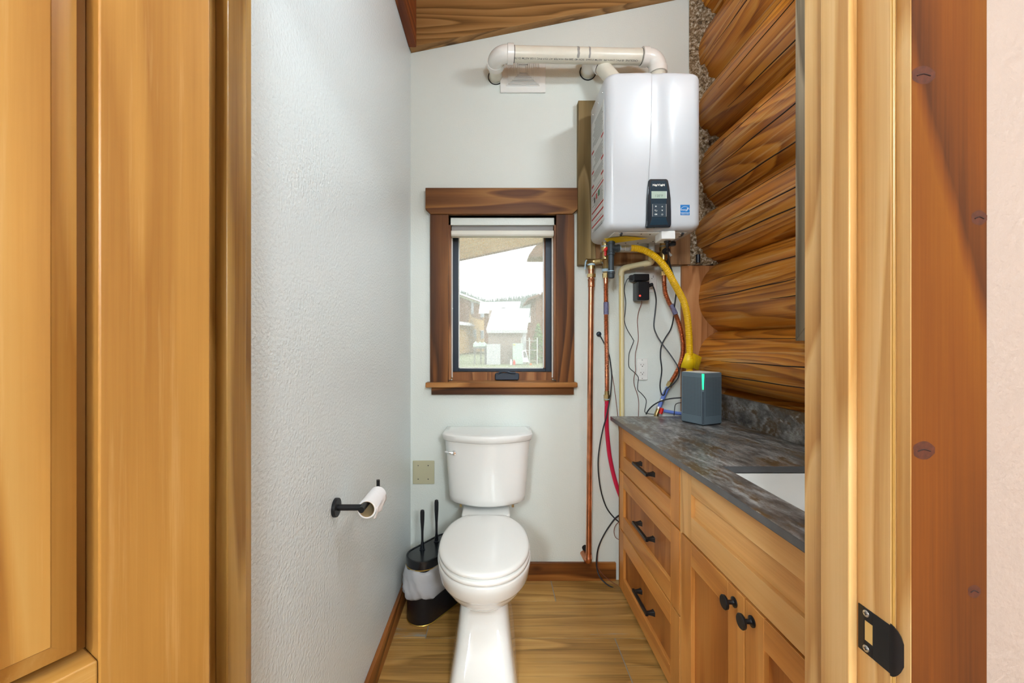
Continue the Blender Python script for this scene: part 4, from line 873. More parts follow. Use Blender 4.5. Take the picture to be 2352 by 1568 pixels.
cord('cable', [(1484, 951, 2.085), (1489, 942, 2.075), (1501, 930, 2.06), (1520, 920, 2.04), (1542, 915, 2.02), (1566, 913, 2.0)], .0034, cord_m, 'black cable arching over the counter into the grey modem', 'cable')
cord('cable', [(1548, 954, 2.085), (1549, 944, 2.07), (1551, 930, 2.05), (1556, 926, 2.03), (1566, 924, 2.0)], .0019, cord_m, 'short thin black lead rising from the counter to the modem', 'cable')
gr = MB().lathe((PX(1375, BY), BY-.0005, PZ(767, BY)), (0, -1, 0), [(0, .013), (.006, .0135), (.009, .011), (.012, .005)], 18).build('cable_grommet', sash_m); tag(gr, 'round black grommet on the wall beside the copper pipe', 'grommet')
cord('coax_cable', [(1376, 767, 2.155), (1383, 779, 2.14), (1390, 793, 2.135), (1399, 815, 2.135), (1403, 840, 2.14), (1405, 860, 2.14), (1404, 885, 2.135), (1401, 915, 2.10), (1393, 955, 2.095), (1385, 985, 2.10), (1378, 1020, 2.11), (1374, 1055, 2.12), (1375, 1090, 2.13), (1381, 1130, 2.14), (1393, 1165, 2.145), (1410, 1188, 2.145), (1430, 1205, 2.145)], .0034, cord_m, 'black cable running from the wall grommet down behind the vanity', 'cable')
cord('thin_wire', [(1404, 850, 2.15), (1407, 865, 2.155), (1411, 890, 2.16), (1415, 920, 2.16), (1419, 955, 2.16), (1422, 990, 2.16)], .0017, browncord_m, 'thin brown wire slipping behind the counter edge by the red tubing')
cord('coax_cable', [(1432, 1178, 2.145), (1416, 1187, 2.13), (1400, 1207, 2.12), (1385, 1232, 2.12), (1374, 1258, 2.13), (1370, 1285, 2.14), (1371, 1305, 2.145), (1378, 1325, 2.13), (1392, 1340, 2.115), (1408, 1349, 2.105), (1428, 1354, 2.115)], .0034, cord_m, 'black cable looping above the floor beside the vanity foot', 'cable')
cord('thin_wire', [(1430, 1182, 2.15), (1415, 1190, 2.14), (1396, 1215, 2.13), (1382, 1240, 2.13), (1373, 1270, 2.14), (1374, 1302, 2.145), (1386, 1320, 2.13), (1405, 1336, 2.12), (1424, 1347, 2.12)], .0017, browncord_m, 'thin brown wire looping along the black cable near the floor')
cord('thin_wire', [(1424, 1196, 2.14), (1414, 1206, 2.13), (1410, 1220, 2.13), (1414, 1234, 2.13), (1424, 1240, 2.14)], .0016, browncord_m, 'small brown wire loop peeking past the vanity side')
# beige blank plate
bp_ = empty('blank_plate', (PX(973, BY), BY, PZ(1110, BY)), 'square beige blank wall plate left of the toilet tank', 'wall plate')
MB().prism(rrect(PX(948.5, BY), PX(998, BY), PZ(1110.5, BY), PZ(1057, BY), .004), 'y', BY-.007, BY-.0005).build('plate', beige_m, bp_, .002)
for sx in (961, 984):
    for sy in (1068, 1099): MB().lathe((PX(sx, BY), BY-.007, PZ(sy, BY)), (0, -1, 0), [(0, .003), (.0012, .0026)], 10).build('screw', print_k, bp_)

# ================================================================== VANITY
CXF = .636; CZ = .885; CFX = .592; CY1 = 2.10; CY0 = .64
va = empty('vanity_cabinet', (.9, 1.4, 0), 'shaker-style alder vanity cabinet with drawers and doors', 'vanity')
box('back_panel', 1.10, 1.12, CY0+.01, CY1-.0125, .012, .8630, cab_w['z'], va)
box('bottom_panel', CXF+.021, 1.0995, CY0+.01, CY1-.0125, .012, .030, cab_w['y'], va)
box('divider', CXF+.022, 1.0995, 1.39, 1.41, .0305, .8630, cab_w['z'], va)
box('side_panel', CXF+.022, 1.0995, CY0+.01, CY0+.028, .0305, .8630, cab_w['z'], va)
box('face_backing', CXF+.0205, CXF+.0215, CY0+.03, CY1-.0125, .012, .8630, cab_w['z'], va)
box('end_panel', CXF, 1.12, CY1-.012, CY1-.001, .012, .862, cab_w['z'], va)
def shaker(name, y0, y1, z0, z1, mats, st=.072, rail=.074, x=CXF, panel=None):
    m = MB().box(x+.0125, x+.0175, y0+st-.005, y1-st+.005, z0+rail-.005, z1-rail+.005)
    o = m.build(name, panel if panel else mats['y' if (y1-y0) > (z1-z0) else 'z'], va)
    box('stile', x, x+.020, y0, y0+st, z0, z1, mats['z'], o, .0012); box('stile', x, x+.020, y1-st, y1, z0, z1, mats['z'], o, .0012)
    box('rail', x, x+.020, y0+st+.0002, y1-st-.0002, z0, z0+rail, mats['y'], o, .0012); box('rail', x, x+.020, y0+st+.0002, y1-st-.0002, z1-rail, z1, mats['y'], o, .0012)
    return o
def pull(o, yc, z, L_=.165):
    p = MB().prism([(yc-L_/2, z-.006), (yc+L_/2, z-.006), (yc+L_/2, z+.006), (yc-L_/2, z+.006)], 'x', CXF-.038, CXF-.027)
    for s_ in (-1, 1):
        y = yc+s_*(L_/2-.012); rs = []
        for k in range(7):
            t = k/6; w_ = .0060+.0055*t*t; x = CXF-.028+.0282*t
            rs.append([(x, y-w_, z-.006-.004*t*t), (x, y+w_, z-.006-.004*t*t), (x, y+w_, z+.006+.004*t*t), (x, y-w_, z+.006+.004*t*t)])
        p.rings(rs)
    return p.build('handle', blackmat_m, o, .001, label='black bar handle')
YD0, YD1 = 1.408, 2.098
for (z0, z1, rl, hz) in ((.621, .850, .076, .738), (.324, .613, .072, .478), (.016, .316, .073, .182)):
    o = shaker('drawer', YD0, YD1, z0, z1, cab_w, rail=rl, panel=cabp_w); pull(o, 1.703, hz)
o = shaker('false_front', .70, 1.396, .622, .850, cab_lit_w, rail=.077)
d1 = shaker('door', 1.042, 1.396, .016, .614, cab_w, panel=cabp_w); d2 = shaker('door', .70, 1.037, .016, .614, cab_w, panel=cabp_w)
for o, y in ((d1, 1.083), (d2, 1.008)):
    MB().lathe((CXF, y, .577), (-1, 0, 0), [(0, .0135), (.003, .0135), (.005, .0075), (.009, .0058), (.020, .0058), (.022, .010), (.024, .0178), (.029, .0185), (.031, .0165), (.0315, .001)], 24).build('knob', blackmat_m, o, label='round black knob')
ws = MB().box(CXF+.003, CXF+.021, 1.3965, 1.4075, .016, .86).build('face_stile', cab_lit_w['z'], va)
# countertop with sink cut-out
ct = empty('countertop', (.86, 1.4, CZ-.022), 'grey-brown slate-look countertop with a sink cut-out', 'countertop')
SX0, SX1, SY0, SY1 = .702, 1.06, .80, 1.257; zb_, zt_ = CZ-.021, CZ
o4 = [(CFX, CY0), (1.135, CY0), (1.135, CY1), (CFX, CY1)]; i4 = [(SX0, SY0), (SX1, SY0), (SX1, SY1), (SX0, SY1)]
vs_ = [(x, y, zt_) for x, y in o4+i4]+[(x, y, zb_) for x, y in o4+i4]
fs = []
for k in range(4):
    j = (k+1) % 4
    fs += [(k, j, 4+j, 4+k), (8+j, 8+k, 12+k, 12+j), (k, 8+k, 8+j, j), (4+k, 4+j, 12+j, 12+k)]
o = MB().add(vs_, fs).build('slab', slate_m, ct, .0022, angle=30)
o.data.materials.append(slateedge_m)
for p in o.data.polygons:
    if abs(p.normal.z) < .5: p.material_index = 1
bs = box('backsplash', 1.1352, 1.1535, CY0, CY1-.01, CZ-.001, 1.005, slatev_m, ct, .0015)
# undermount sink
sk = empty('sink', (.88, 1.03, .72), 'white undermount sink basin under the counter opening', 'sink')
rs = []
for (i, z) in ((-.012, CZ-.0225), (.004, CZ-.0225), (.006, CZ-.030), (.012, CZ-.06), (.022, .755), (.05, .738), (.12, .732)):
    rs.append([(x, y, z) for x, y in rrect(SX0+i-.004, SX1-i+.004, SY0+i-.004, SY1-i+.004, max(.02, .05-i*.2), 6)])
o = MB().rings(rs, False, True).build('basin', sinkw_m, sk, angle=60)
md = o.modifiers.new('s', 'SOLIDIFY'); md.thickness = .006; md.offset = -1
MB().lathe((.88, 1.03, .7325), (0, 0, 1), [(0, .022), (.002, .022), (.003, .016), (.001, .012)], 20).build('drain', chrome_m, sk)
# modem
md_ = empty('modem', (.97, 1.92, CZ), 'grey perforated tower modem with a glowing green stripe on the counter', 'modem')
Lc = Vector((.8925, 1.958)); Fc = Vector((.9435, 1.8495)); Rc = Vector((1.0535, 1.8935)); Bc = Lc+Rc-Fc
zb0, zt0 = CZ+.004, 1.126
def shrink(pts, k):
    c = sum(pts, Vector((0, 0)))/4; return [c+(p-c)*k for p in pts]
q = [Lc, Fc, Rc, Bc]
MB().prism([tuple(p) for p in q], 'z', zb0, zt0).build('housing', grey_modem, md_, .004, segs=3)
MB().prism([tuple(p) for p in shrink(q, .93)], 'z', CZ+.0004, zb0+.002).build('foot', black_m, md_)
MB().prism([tuple(p) for p in shrink(q, .90)], 'z', zt0-.001, zt0+.0012).build('top_plate', white_matte, md_)
def perf(a, b, nout, ncol, nrow, u0, u1, mat):
    m = MB(); d = (b-a)
    n3 = Vector((nout.x, nout.y, 0)).normalized()
    for i in range(ncol):
        for j in range(nrow):
            u = u0+(u1-u0)*i/(ncol-1); zz = zb0+.042+(zt0-zb0-.066)*j/(nrow-1)
            c = a+d*u; c3 = Vector((c.x, c.y, zz))+n3*.0004; t = Vector((d.x, d.y, 0)).normalized()*.0015; k = Vector((0, 0, .0017))
            m.add([c3-t-k, c3+t-k, c3+t+k, c3-t+k], [(0, 1, 2, 3)])
    o = m.build('perforation', mat, md_, smooth=False); o['kind'] = 'stuff'
nl = Vector((-(Fc-Lc).y, (Fc-Lc).x)); nl = -nl if nl.dot(Lc-Rc) < 0 else nl
nr = Vector(((Rc-Fc).y, -(Rc-Fc).x)); nr = -nr if nr.dot(Fc-Bc) < 0 else nr
perf(Lc, Fc, nl, 13, 28, .12, .88, hole_m); perf(Fc, Rc, nr, 13, 28, .16, .90, hole_m)
out2 = (Fc-Bc).normalized()
ep = Fc+out2*-.0006
MB().box(ep.x-.0045, ep.x+.0045, ep.y-.0005, ep.y+.0035, zb0+.004, zt0-.085).build('edge_strip', grey_modem2, md_, .001)
MB().prism([(ep.x-.0022, zt0-.075), (ep.x+.0022, zt0-.075), (ep.x+.0048, zt0-.004), (ep.x-.0048, zt0-.004)], 'y', ep.y-.0008, ep.y+.003).build('light_strip', led_m, md_, label='glowing green light strip')
# mirror on the log wall
mr_ = empty('wall_mirror', (1.056, 1.08, 1.273), 'grey weathered wooden frame of the mirror on the log wall', 'mirror')
MX0, MX1 = 1.040, 1.057; my0, my1, mz0, mz1 = .74, 1.412, 1.272, 2.6; fw = .05
for (poly) in ([(my1, mz0), (my1, mz1), (my1-fw, mz1-fw), (my1-fw, mz0+fw)], [(my0, mz0), (my0+fw, mz0+fw), (my0+fw, mz1-fw), (my0, mz1)], [(my0, mz0), (my1, mz0), (my1-fw, mz0+fw), (my0+fw, mz0+fw)], [(my0, mz1), (my0+fw, mz1-fw), (my1-fw, mz1-fw), (my1, mz1)]):
    MB().prism(poly, 'x', MX0, MX1).build('frame_board', mirror_w, mr_, .002)
box('mirror_glass', MX0+.008, MX1-.002, my0+fw-.004, my1-fw+.004, mz0+fw-.004, mz1-fw+.004, mirror_m, mr_)

# ================================================================== TOILET
TX = -.045
to = empty('toilet', (TX, 1.75, 0), 'white two-piece toilet with closed lid', 'toilet')
def egg(z, hw, yf, yb, yc=None, nf=2.15, nb=2.6, n=72, cut=None):
    yc = yf+(yb-yf)*.52 if yc is None else yc; pts = []
    for k in range(n):
        t = 2*math.pi*k/n; c, s_ = math.cos(t), math.sin(t); e = nf if s_ < 0 else nb
        x = hw*math.copysign(abs(c)**(2/e), c); y = yc+(yc-yf if s_ < 0 else yb-yc)*math.copysign(abs(s_)**(2/e), s_)
        if cut and y > cut: y = cut
        pts.append((TX+x, y, z))
    return pts
rs = [egg(0, .128, 1.425, 1.99, nf=8, nb=6), egg(.012, .128, 1.425, 1.99, nf=8, nb=6), egg(.06, .118, 1.455, 1.985, nf=8, nb=6), egg(.12, .108, 1.495, 1.98, nf=7, nb=6), egg(.18, .101, 1.535, 1.975, nf=6, nb=5),
      egg(.222, .098, 1.555, 1.97, nf=4.5, nb=4), egg(.240, .103, 1.548, 1.965, nf=2.6, nb=3.6), egg(.258, .122, 1.525, 1.96, nf=2.4, nb=3.2), egg(.278, .143, 1.497, 1.955, nf=2.2, nb=3), egg(.300, .160, 1.472, 1.95), egg(.325, .172, 1.452, 1.95),
      egg(.336, .175, 1.447, 1.95), egg(.341, .181, 1.434, 1.95), egg(.352, .184, 1.427, 1.95), egg(.385, .188, 1.416, 1.95), egg(.408, .190, 1.412, 1.95), egg(.414, .187, 1.415, 1.945)]
bw = MB().rings(rs).build('bowl', porcelain, to, angle=65)
# side panels of the trapway foot
MB().prism(rrect(TX-.115, TX+.115, 1.90, 2.10, .03), 'z', .34, .455).build('tank_deck', porcelain, to, .008, segs=3)
MB().rings([egg(.4165, .182, 1.414, 1.945), egg(.420, .1865, 1.409, 1.945), egg(.431, .1865, 1.409, 1.945), egg(.4345, .183, 1.413, 1.943)]).build('seat', seat_m, to, angle=65)
lidrs = [egg(.4385, .178, 1.420, 1.94, 1.67, nb=2.2, cut=1.912), egg(.442, .182, 1.416, 1.94, 1.67, nb=2.2, cut=1.914), egg(.450, .182, 1.416, 1.94, 1.67, nb=2.2, cut=1.914), egg(.456, .178, 1.421, 1.938, 1.67, nb=2.2, cut=1.912), egg(.459, .168, 1.432, 1.93, 1.67, nb=2.2, cut=1.906), egg(.4605, .14, 1.47, 1.90, 1.67, nb=2.2), egg(.4612, .07, 1.57, 1.80, 1.67, nb=2.2)]
MB().rings(lidrs).build('lid', seat_m, to, angle=65)
for s_ in (-1, 1): MB().prism(rrect(TX+s_*.075-.018, TX+s_*.075+.018, 1.915, 1.945, .006), 'z', .4145, .452).build('hinge', seat_m, to, .004)
def tankring(z, hw, yfc, yfe, yb, r=.02, dx=0):
    pts = []; n = 16
    for k in range(n+1):
        u = -1+2*k/n; x = hw*u
        y = yfe-(yfe-yfc)*(1-u*u); pts.append((TX+dx+x*(1-.0), y+(.012 if abs(u) > .99 else 0), z))
    pts += [(TX+dx+hw, yb, z), (TX+dx-hw, yb, z)]
    return pts
TD = .006
rs = [tankring(.470, .150, 1.975, 2.03, 2.14, dx=TD), tankring(.474, .168, 1.955, 2.015, 2.148, dx=TD), tankring(.486, .1825, 1.945, 2.005, 2.152, dx=TD), tankring(.51, .187, 1.942, 2.002, 2.152, dx=TD), tankring(.62, .195, 1.936, 2.0, 2.152, dx=TD), tankring(.72, .202, 1.931, 1.998, 2.152, dx=TD), tankring(.7845, .208, 1.927, 1.996, 2.152, dx=TD)]
tk = MB().rings(rs).build('tank', porcelain, to, angle=50)
rs = [tankring(.7850, .212, 1.922, 1.993, 2.155, dx=TD), tankring(.790, .2155, 1.916, 1.989, 2.157, dx=TD), tankring(.815, .2215, 1.912, 1.985, 2.158, dx=TD), tankring(.8205, .219, 1.916, 1.989, 2.157, dx=TD), tankring(.8225, .212, 1.924, 1.998, 2.153, dx=TD), tankring(.8232, .19, 1.95, 2.02, 2.14, dx=TD)]
MB().rings(rs).build('tank_lid', porcelain, to, angle=50)
fy_ = 1.975
fp = at(1044, 1039, fy_)
fh = MB().lathe(fp, (0, -1, 0), [(0, .012), (.006, .012), (.010, .0115), (.016, .0095), (.018, .006), (.0185, .001)], 20).tube([fp+Vector((0, -.012, 0)), fp+Vector((-.022, -.016, .002)), fp+Vector((-.044, -.012, .005))], [.006]*40, 10, .004) if False else None
m = MB().lathe(fp, (0, -1, 0), [(0, .0125), (.006, .0125), (.012, .0115), (.017, .008), (.0185, .001)], 20)
P = catmull([fp+Vector((0, -.010, 0)), fp+Vector((-.024, -.013, .003)), fp+Vector((-.046, -.008, .007))], .004)
m.tube(P, [.0062-.002*i/len(P) for i in range(len(P))], 10, smooth=False)
m.build('flush_lever', chrome_m, tk, label='chrome flush lever')
for x_ in (TX-.125, TX+.13): MB().cyl((x_, 2.0, .458), (x_, 2.0, .474), .006, 10).build('tank_bolt', brass_m, to)
# ================================================================== PAPER HOLDER + ROLL
hy = 1.145; hzp = PZ(1165, hy)
ph = empty('paper_holder', (LX, hy, hzp), 'matte black wall-mounted toilet paper holder on the left wall', 'paper holder')
MB().lathe((LX+.0005, hy, hzp), (1, 0, 0), [(0, .026), (.006, .026), (.010, .0255), (.0105, .001)], 28).build('wall_flange', blackmat_m, ph, .0008)
bx = -.372
MB().cyl((LX+.008, hy, hzp), (bx, hy, hzp), .0085, 16).build('post', blackmat_m, ph)
MB().cyl((bx, hy-.018, hzp), (bx, hy+.150, hzp), .0085, 16).build('rod', blackmat_m, ph)
MB().cyl((bx, hy+.146, hzp), (bx, hy+.146, hzp+.028), .0055, 12).build('end_tip', blackmat_m, ph)
ro = empty('paper_roll', (bx+.003, hy+.07, hzp-.013), 'nearly empty white toilet paper roll on the black holder', 'toilet paper')
rcz = hzp-.0125; rcx = bx+.004; ry0, ry1 = hy+.018, hy+.128
def ann(ro_, ri, y0, y1, mat, name):
    n = 32; rs = []
    for (r, y) in ((ri, y0), (ro_, y0), (ro_, y1), (ri, y1), (ri, y0)): rs.append([(rcx+r*math.cos(2*math.pi*k/n), y, rcz+r*math.sin(2*math.pi*k/n)) for k in range(n)])
    return MB().rings(rs, False, False).build(name, mat, ro)
ann(.0265, .0222, ry0, ry1, paper_m, 'tissue'); ann(.0221, .0213, ry0-.0005, ry1+.0005, card_m, 'core')
rs = []
for k in range(12):
    t = k/11; rs.append([(rcx+.027-.006*t*t+.002*math.sin(t*5+j), ry0+.002+(ry1-ry0-.004)*j/6, rcz+.004-(.040*t*(.55+.45*abs(math.sin(j*1.1+.6))))) for j in range(7)])
o = MB().rings(rs, False, False, False).build('loose_sheet', paper_m, ro); md = o.modifiers.new('s', 'SOLIDIFY'); md.thickness = .0006
# ================================================================== WASTE BIN + BRUSHES
c0 = Vector((-.335, 1.878)); c1 = Vector((-.238, 2.008)); br_ = .080
bn_ = empty('waste_bin', (-.29, 1.94, 0), 'slim black waste bin with plastic liner beside the toilet', 'waste bin')
def stadium(z, r, n=14, wob=None):
    d = (c1-c0).normalized(); a0 = math.atan2(d.y, d.x); pts = []
    for k in range(n+1): a = a0+math.pi/2+math.pi*k/n; pts.append(c0+Vector((math.cos(a), math.sin(a)))*r)
    for k in range(n+1): a = a0-math.pi/2+math.pi*k/n; pts.append(c1+Vector((math.cos(a), math.sin(a)))*r)
    return [(p.x, p.y, z) for p in pts]
MB().rings([stadium(.004, .068), stadium(.010, .071), stadium(.24, .0725), stadium(.262, .0725)]).build('body', bin_m, bn_, angle=50)
MB().rings([stadium(.0005, .069), stadium(.006, .0735), stadium(.009, .0715)]).build('base_rim', gold_m, bn_, angle=50)
MB().rings([stadium(.250, .0735), stadium(.253, .0768), stadium(.256, .0735)]).build('lid_rim', gold_m, bn_, angle=50)
MB().rings([stadium(.2562, .0755), stadium(.286, .0765), stadium(.293, .0745), stadium(.294, .068), stadium(.2905, .066), stadium(.290, .03)]).build('lid', plain('bin_lid_black', S(14, 18, 24), .22), bn_, angle=40)
rs = []; rg = random.Random(4)
for (z, r, wv) in ((.252, .0745, .0005), (.236, .079, .002), (.214, .086, .004), (.196, .083, .004), (.180, .091, .005), (.160, .0885, .004), (.140, .092, .006), (.128, .0795, .003)):
    ring = []
    for i, (x, y, zz) in enumerate(stadium(z, r, 22)):
        w_ = wv*math.sin(i*1.9+z*90)+wv*.6*math.sin(i*.83+z*40)
        ctr = (c0+c1)/2; v2 = Vector((x, y))-ctr; v2 = v2+v2.normalized()*w_
        xx = ctr.x+v2.x; yy2 = ctr.y+v2.y
        ring.append((max(xx, LX+.018), yy2, zz+.006*math.sin(i*.7+z*20)+.010*(.5 if i > 22 else -.2)))
    rs.append(ring)
o = MB().rings(rs, False, False).build('liner', bag_m, bn_, angle=180, label='white translucent plastic liner'); md = o.modifiers.new('s', 'SOLIDIFY'); md.thickness = .0005
def brush(x, y, ztop, zlow, label):
    e = empty('brush_handle', (x, y, zlow), label, 'brush', 'brush handles standing in the waste bin lid')
    L_ = ztop-zlow
    MB().lathe((x, y, zlow), (0, 0, 1), [(0, .009), (.006, .010), (.04, .0055), (L_*.45, .006), (L_*.75, .0098), (L_*.93, .0102), (L_*.985, .0085), (L_, .002)], 14).build('handle', black_m, e)
    MB().lathe((x, y, zlow-.001), (0, 0, 1), [(0, .013), (.003, .013), (.005, .009)], 14).build('collar', black_m, e)
brush(PX(970, 1.92), 1.92, PZ(1170, 1.92), .2915, 'shorter black brush handle nearer the left wall')
brush(PX(1002.5, 1.995), 1.995, PZ(1147, 1.995), .2915, 'taller black brush handle nearer the toilet')

# ================================================================== LAMPS AND ADDED HALL FILL (outside the picture)
lp = empty('wall_lamp', (.2, FY1, 2.38), 'wall lamp with a glass globe above the doorway', 'lamp')
MB().lathe((.2, FY1, 2.40), (0, 1, 0), [(0, .06), (.012, .06), (.018, .03), (.02, .012)], 24).build('wall_plate', blackmat_m, lp)
MB().tube([(.2, FY1+.015, 2.40), (.2, FY1+.10, 2.47), (.2, FY1+.17, 2.50), (.2, FY1+.19, 2.475)], .008, 10).build('arm', blackmat_m, lp)
MB().lathe((.2, FY1+.19, 2.472), (0, 0, -1), [(-.022, .022), (0, .024), (.006, .018)], 20).build('socket', blackmat_m, lp)
MB().lathe((.2, FY1+.19, 2.464), (0, 0, -1), [(.055-.055*math.cos(R(a)), .055*math.sin(R(a))) for a in range(0, 181, 15)], 20).build('globe', lampglass_m, lp)
vl = empty('vanity_lamp', (1.0, 1.02, 2.7), 'three-globe lamp bar on the log wall above the mirror', 'lamp')
box('bar', 1.045, 1.068, .80, 1.24, 2.74, 2.80, blackmat_m, vl, .003)
for y_ in (.87, 1.02, 1.17):
    MB().tube([(1.045, y_, 2.77), (.985, y_, 2.775), (.975, y_, 2.745)], .007, 10).build('arm', blackmat_m, vl)
    MB().lathe((.975, y_, 2.738), (0, 0, -1), [(.042-.042*math.cos(R(a)), .042*math.sin(R(a))) for a in range(0, 181, 20)], 16).build('globe', vanlamp_m, vl)
for hx_, lbl_ in ((-.90, 'left added fill-light globe in the hall behind the viewpoint'), (.85, 'right added fill-light globe in the hall behind the viewpoint')):
    hl_ = empty('hall_fill_globe', (hx_, -2.2, 2.2), lbl_, 'lamp', 'added fill-light globes in the hall')  # unseen globe added to brighten the lower room and the cabinet
    MB().lathe((hx_, -2.2, 2.6995), (0, 0, -1), [(0, .06), (.02, .06), (.025, .02)], 20).build('canopy', white_matte, hl_)
    MB().cyl((hx_, -2.2, 2.68), (hx_, -2.2, 2.555), .005, 8).build('rod', blackmat_m, hl_)
    MB().lathe((hx_, -2.2, 2.56), (0, 0, -1), [(.26-.26*math.cos(R(a)), .26*math.sin(R(a))) for a in range(0, 181, 15)], 20).build('globe', hallfill_m, hl_)

# ================================================================== OUTDOORS THROUGH THE WINDOW
GZ0 = -.6
gd = MB().add([(-60, 3.2, GZ0), (60, 3.2, GZ0), (60, 30, GZ0), (-60, 30, GZ0), (90, 300, GZ0-.2), (-90, 300, GZ0-.2), (-60, 3.2, GZ0-.3), (60, 3.2, GZ0-.3), (90, 300, GZ0-.5), (-90, 300, GZ0-.5)], [(0, 1, 2, 3), (3, 2, 4, 5), (6, 7, 1, 0), (9, 8, 7, 6)]).build('lawn', grass_m)
tag(gd, 'grassy yard seen through the window', 'lawn', kind='structure')
# porch roof overhang
pr = empty('porch_roof', (0, 4.2, 2.4), 'timber plank porch soffit seen at the top of the window', 'roof', kind='structure')
sz = lambda x: 2.59+.21*x
for k in range(9):
    y1 = 6.0-.30*k; y0 = y1-.292
    MB().prism([(-4, sz(-4)), (4, sz(4)), (4, sz(4)+.03), (-4, sz(-4)+.03)], 'y', y0, y1).build('plank', soffit_w, pr)
MB().prism([(-4, sz(-4)-.02), (4, sz(4)-.02), (4, sz(4)+.2), (-4, sz(-4)+.2)], 'y', 6.001, 6.035).build('fascia', house_brown, pr)
MB().prism([(-4, sz(-4)+.04), (4, sz(4)+.04), (4, sz(4)+.09), (-4, sz(-4)+.09)], 'y', 2.4, 6.0).build('roof_deck', plain('roof_deck', S(120, 116, 110), .8), pr)
# small brown gable end under the porch roof at the right
g1 = at(1215, 588, 9); g2 = at(1243, 560, 9)
e_ = pr
MB().prism([(g1.x, g1.z+.03), (g1.x+.12, g1.z+.2), (g2.x-.04, g2.z+.03), (g2.x+.8, g2.z+.25), (g2.x+.8, g1.z-.02), (g1.x, g1.z-.01)], 'y', 9, 9.6).build('gable_corner', house_brown, e_, label='brown shingled gable corner')
# shed
sd = empty('shed', (2, 35, GZ0), 'beige garden shed with a white metal roof', 'shed')
D = 34.0
x0, x1 = PX(1121, D), PX(1208, D); ze = PZ(757, D); xr = PX(1217, 36)
MB().box(x0, x1, D, D+3.4, GZ0, ze).build('wall', shedw_m, sd)
MB().prism([(D, ze), (D+3.4, ze), (D+1.7, PZ(712, D+1.7))], 'x', x0+.05, x1-.05).build('gable', shedw_m, sd)
zr = PZ(711, D+1.9)
MB().add([(PX(1117, D), D-.3, ze-.06), (PX(1210, D), D-.3, ze-.04), (PX(1217.5, D+1.7), D+1.7, zr), (PX(1132, D+1.7), D+1.7, zr), (PX(1117, D), D-.3, ze+.04), (PX(1210, D), D-.3, ze+.06), (PX(1217.5, D+1.7), D+1.7, zr+.1), (PX(1132, D+1.7), D+1.7, zr+.1)], [(0, 1, 2, 3), (4, 5, 6, 7), (0, 1, 5, 4), (1, 2, 6, 5), (2, 3, 7, 6), (3, 0, 4, 7)]).build('roof', roofw_m, sd, smooth=False)
MB().add([(PX(1117, D), D+3.7, ze-.06), (PX(1210, D), D+3.7, ze-.04), (PX(1217.5, D+1.7), D+1.7, zr), (PX(1132, D+1.7), D+1.7, zr), (PX(1117, D), D+3.7, ze+.04), (PX(1210, D), D+3.7, ze+.06), (PX(1217.5, D+1.7), D+1.7, zr+.1), (PX(1132, D+1.7), D+1.7, zr+.1)], [(3, 2, 1, 0), (7, 6, 5, 4), (0, 1, 5, 4), (1, 2, 6, 5), (2, 3, 7, 6), (3, 0, 4, 7)]).build('roof', roofw_m, sd, smooth=False)
box('fascia', x0-.1, x1+.1, D-.32, D-.29, ze-.28, ze-.03, yardw_m, sd)
box('corner_board', x1-.28, x1+.02, D-.02, D-.001, GZ0, ze-.02, yardw_m, sd)
# house with white roof further back
wf = empty('white_roof_house', (2, 62, GZ0), 'distant house with a wide white roof above the shed', 'house')
D2 = 60.0
MB().box(PX(1112, D2), PX(1189, D2), D2, D2+7, GZ0, PZ(716, D2)).build('wall', house_brown, wf)
MB().add([(PX(1100, D2), D2-.6, PZ(718, D2)), (PX(1190, D2), D2-.6, PZ(714, D2)), (PX(1196, D2+3), D2+3, PZ(692, D2+3)), (PX(1103, D2+3), D2+3, PZ(693.5, D2+3)), (PX(1100, D2), D2-.6, PZ(718, D2)-.2), (PX(1190, D2), D2-.6, PZ(714, D2)-.2), (PX(1196, D2+3), D2+3, PZ(692, D2+3)-.2), (PX(1103, D2+3), D2+3, PZ(693.5, D2+3)-.2)], [(0, 1, 2, 3), (7, 6, 5, 4), (0, 1, 5, 4), (1, 2, 6, 5), (2, 3, 7, 6), (3, 0, 4, 7)]).build('roof', roofw_m, wf, smooth=False)
MB().prism([(D2, PZ(714, D2)), (D2+3, PZ(694, D2+3)), (D2+6, PZ(714, D2))], 'x', PX(1189, D2)-.3, PX(1191, D2)).build('gable', house_brown, wf)
MB().prism([(PX(1151, D2), PZ(709, D2)), (PX(1162, D2), PZ(709, D2)), (PX(1160, D2), PZ(706, D2)), (PX(1153, D2), PZ(706, D2))], 'y', D2-.1, D2+1.2).build('roof_vent', greypaint_m, wf)
# left house: the long wall recedes to the right
lh = empty('log_house', (-4, 60, GZ0), 'two-storey house with brown upper wall and yellow log siding', 'house')
def wallpt(px, py):
    d = 60+(px-1059)/(1115-1059)*12; return at(px, py, d)
def wallquad(m, pts, th=.25):
    f_ = [wallpt(*p) for p in pts]; b_ = [p+Vector((-th*.2, th, 0)) for p in f_]; return m.rings([f_, b_])
wallquad(MB(), [(1030, 815), (1078, 811), (1114, 806), (1114, 703), (1078, 692), (1030, 675)], 6).build('wall', house_log, lh, smooth=False)
wallquad(MB(), [(1030, 742), (1077.3, 742), (1077.3, 690), (1030, 674)], .3).v and None
def slab(name, pts, mat, off):
    f_ = [wallpt(*p)+Vector((off*.8, -off*2.2, 0)) for p in pts]; b_ = [p+Vector((-off*.75, off*2.1, 0)) for p in f_]; return MB().rings([f_, b_]).build(name, mat, lh, smooth=False)
slab('upper_wall', [(1030, 743), (1077.3, 743), (1077.3, 690), (1030, 674)], house_brown, .10)
slab('upper_wall', [(1077.6, 725), (1110, 735), (1112, 702), (1077.6, 691)], house_brown, .06)
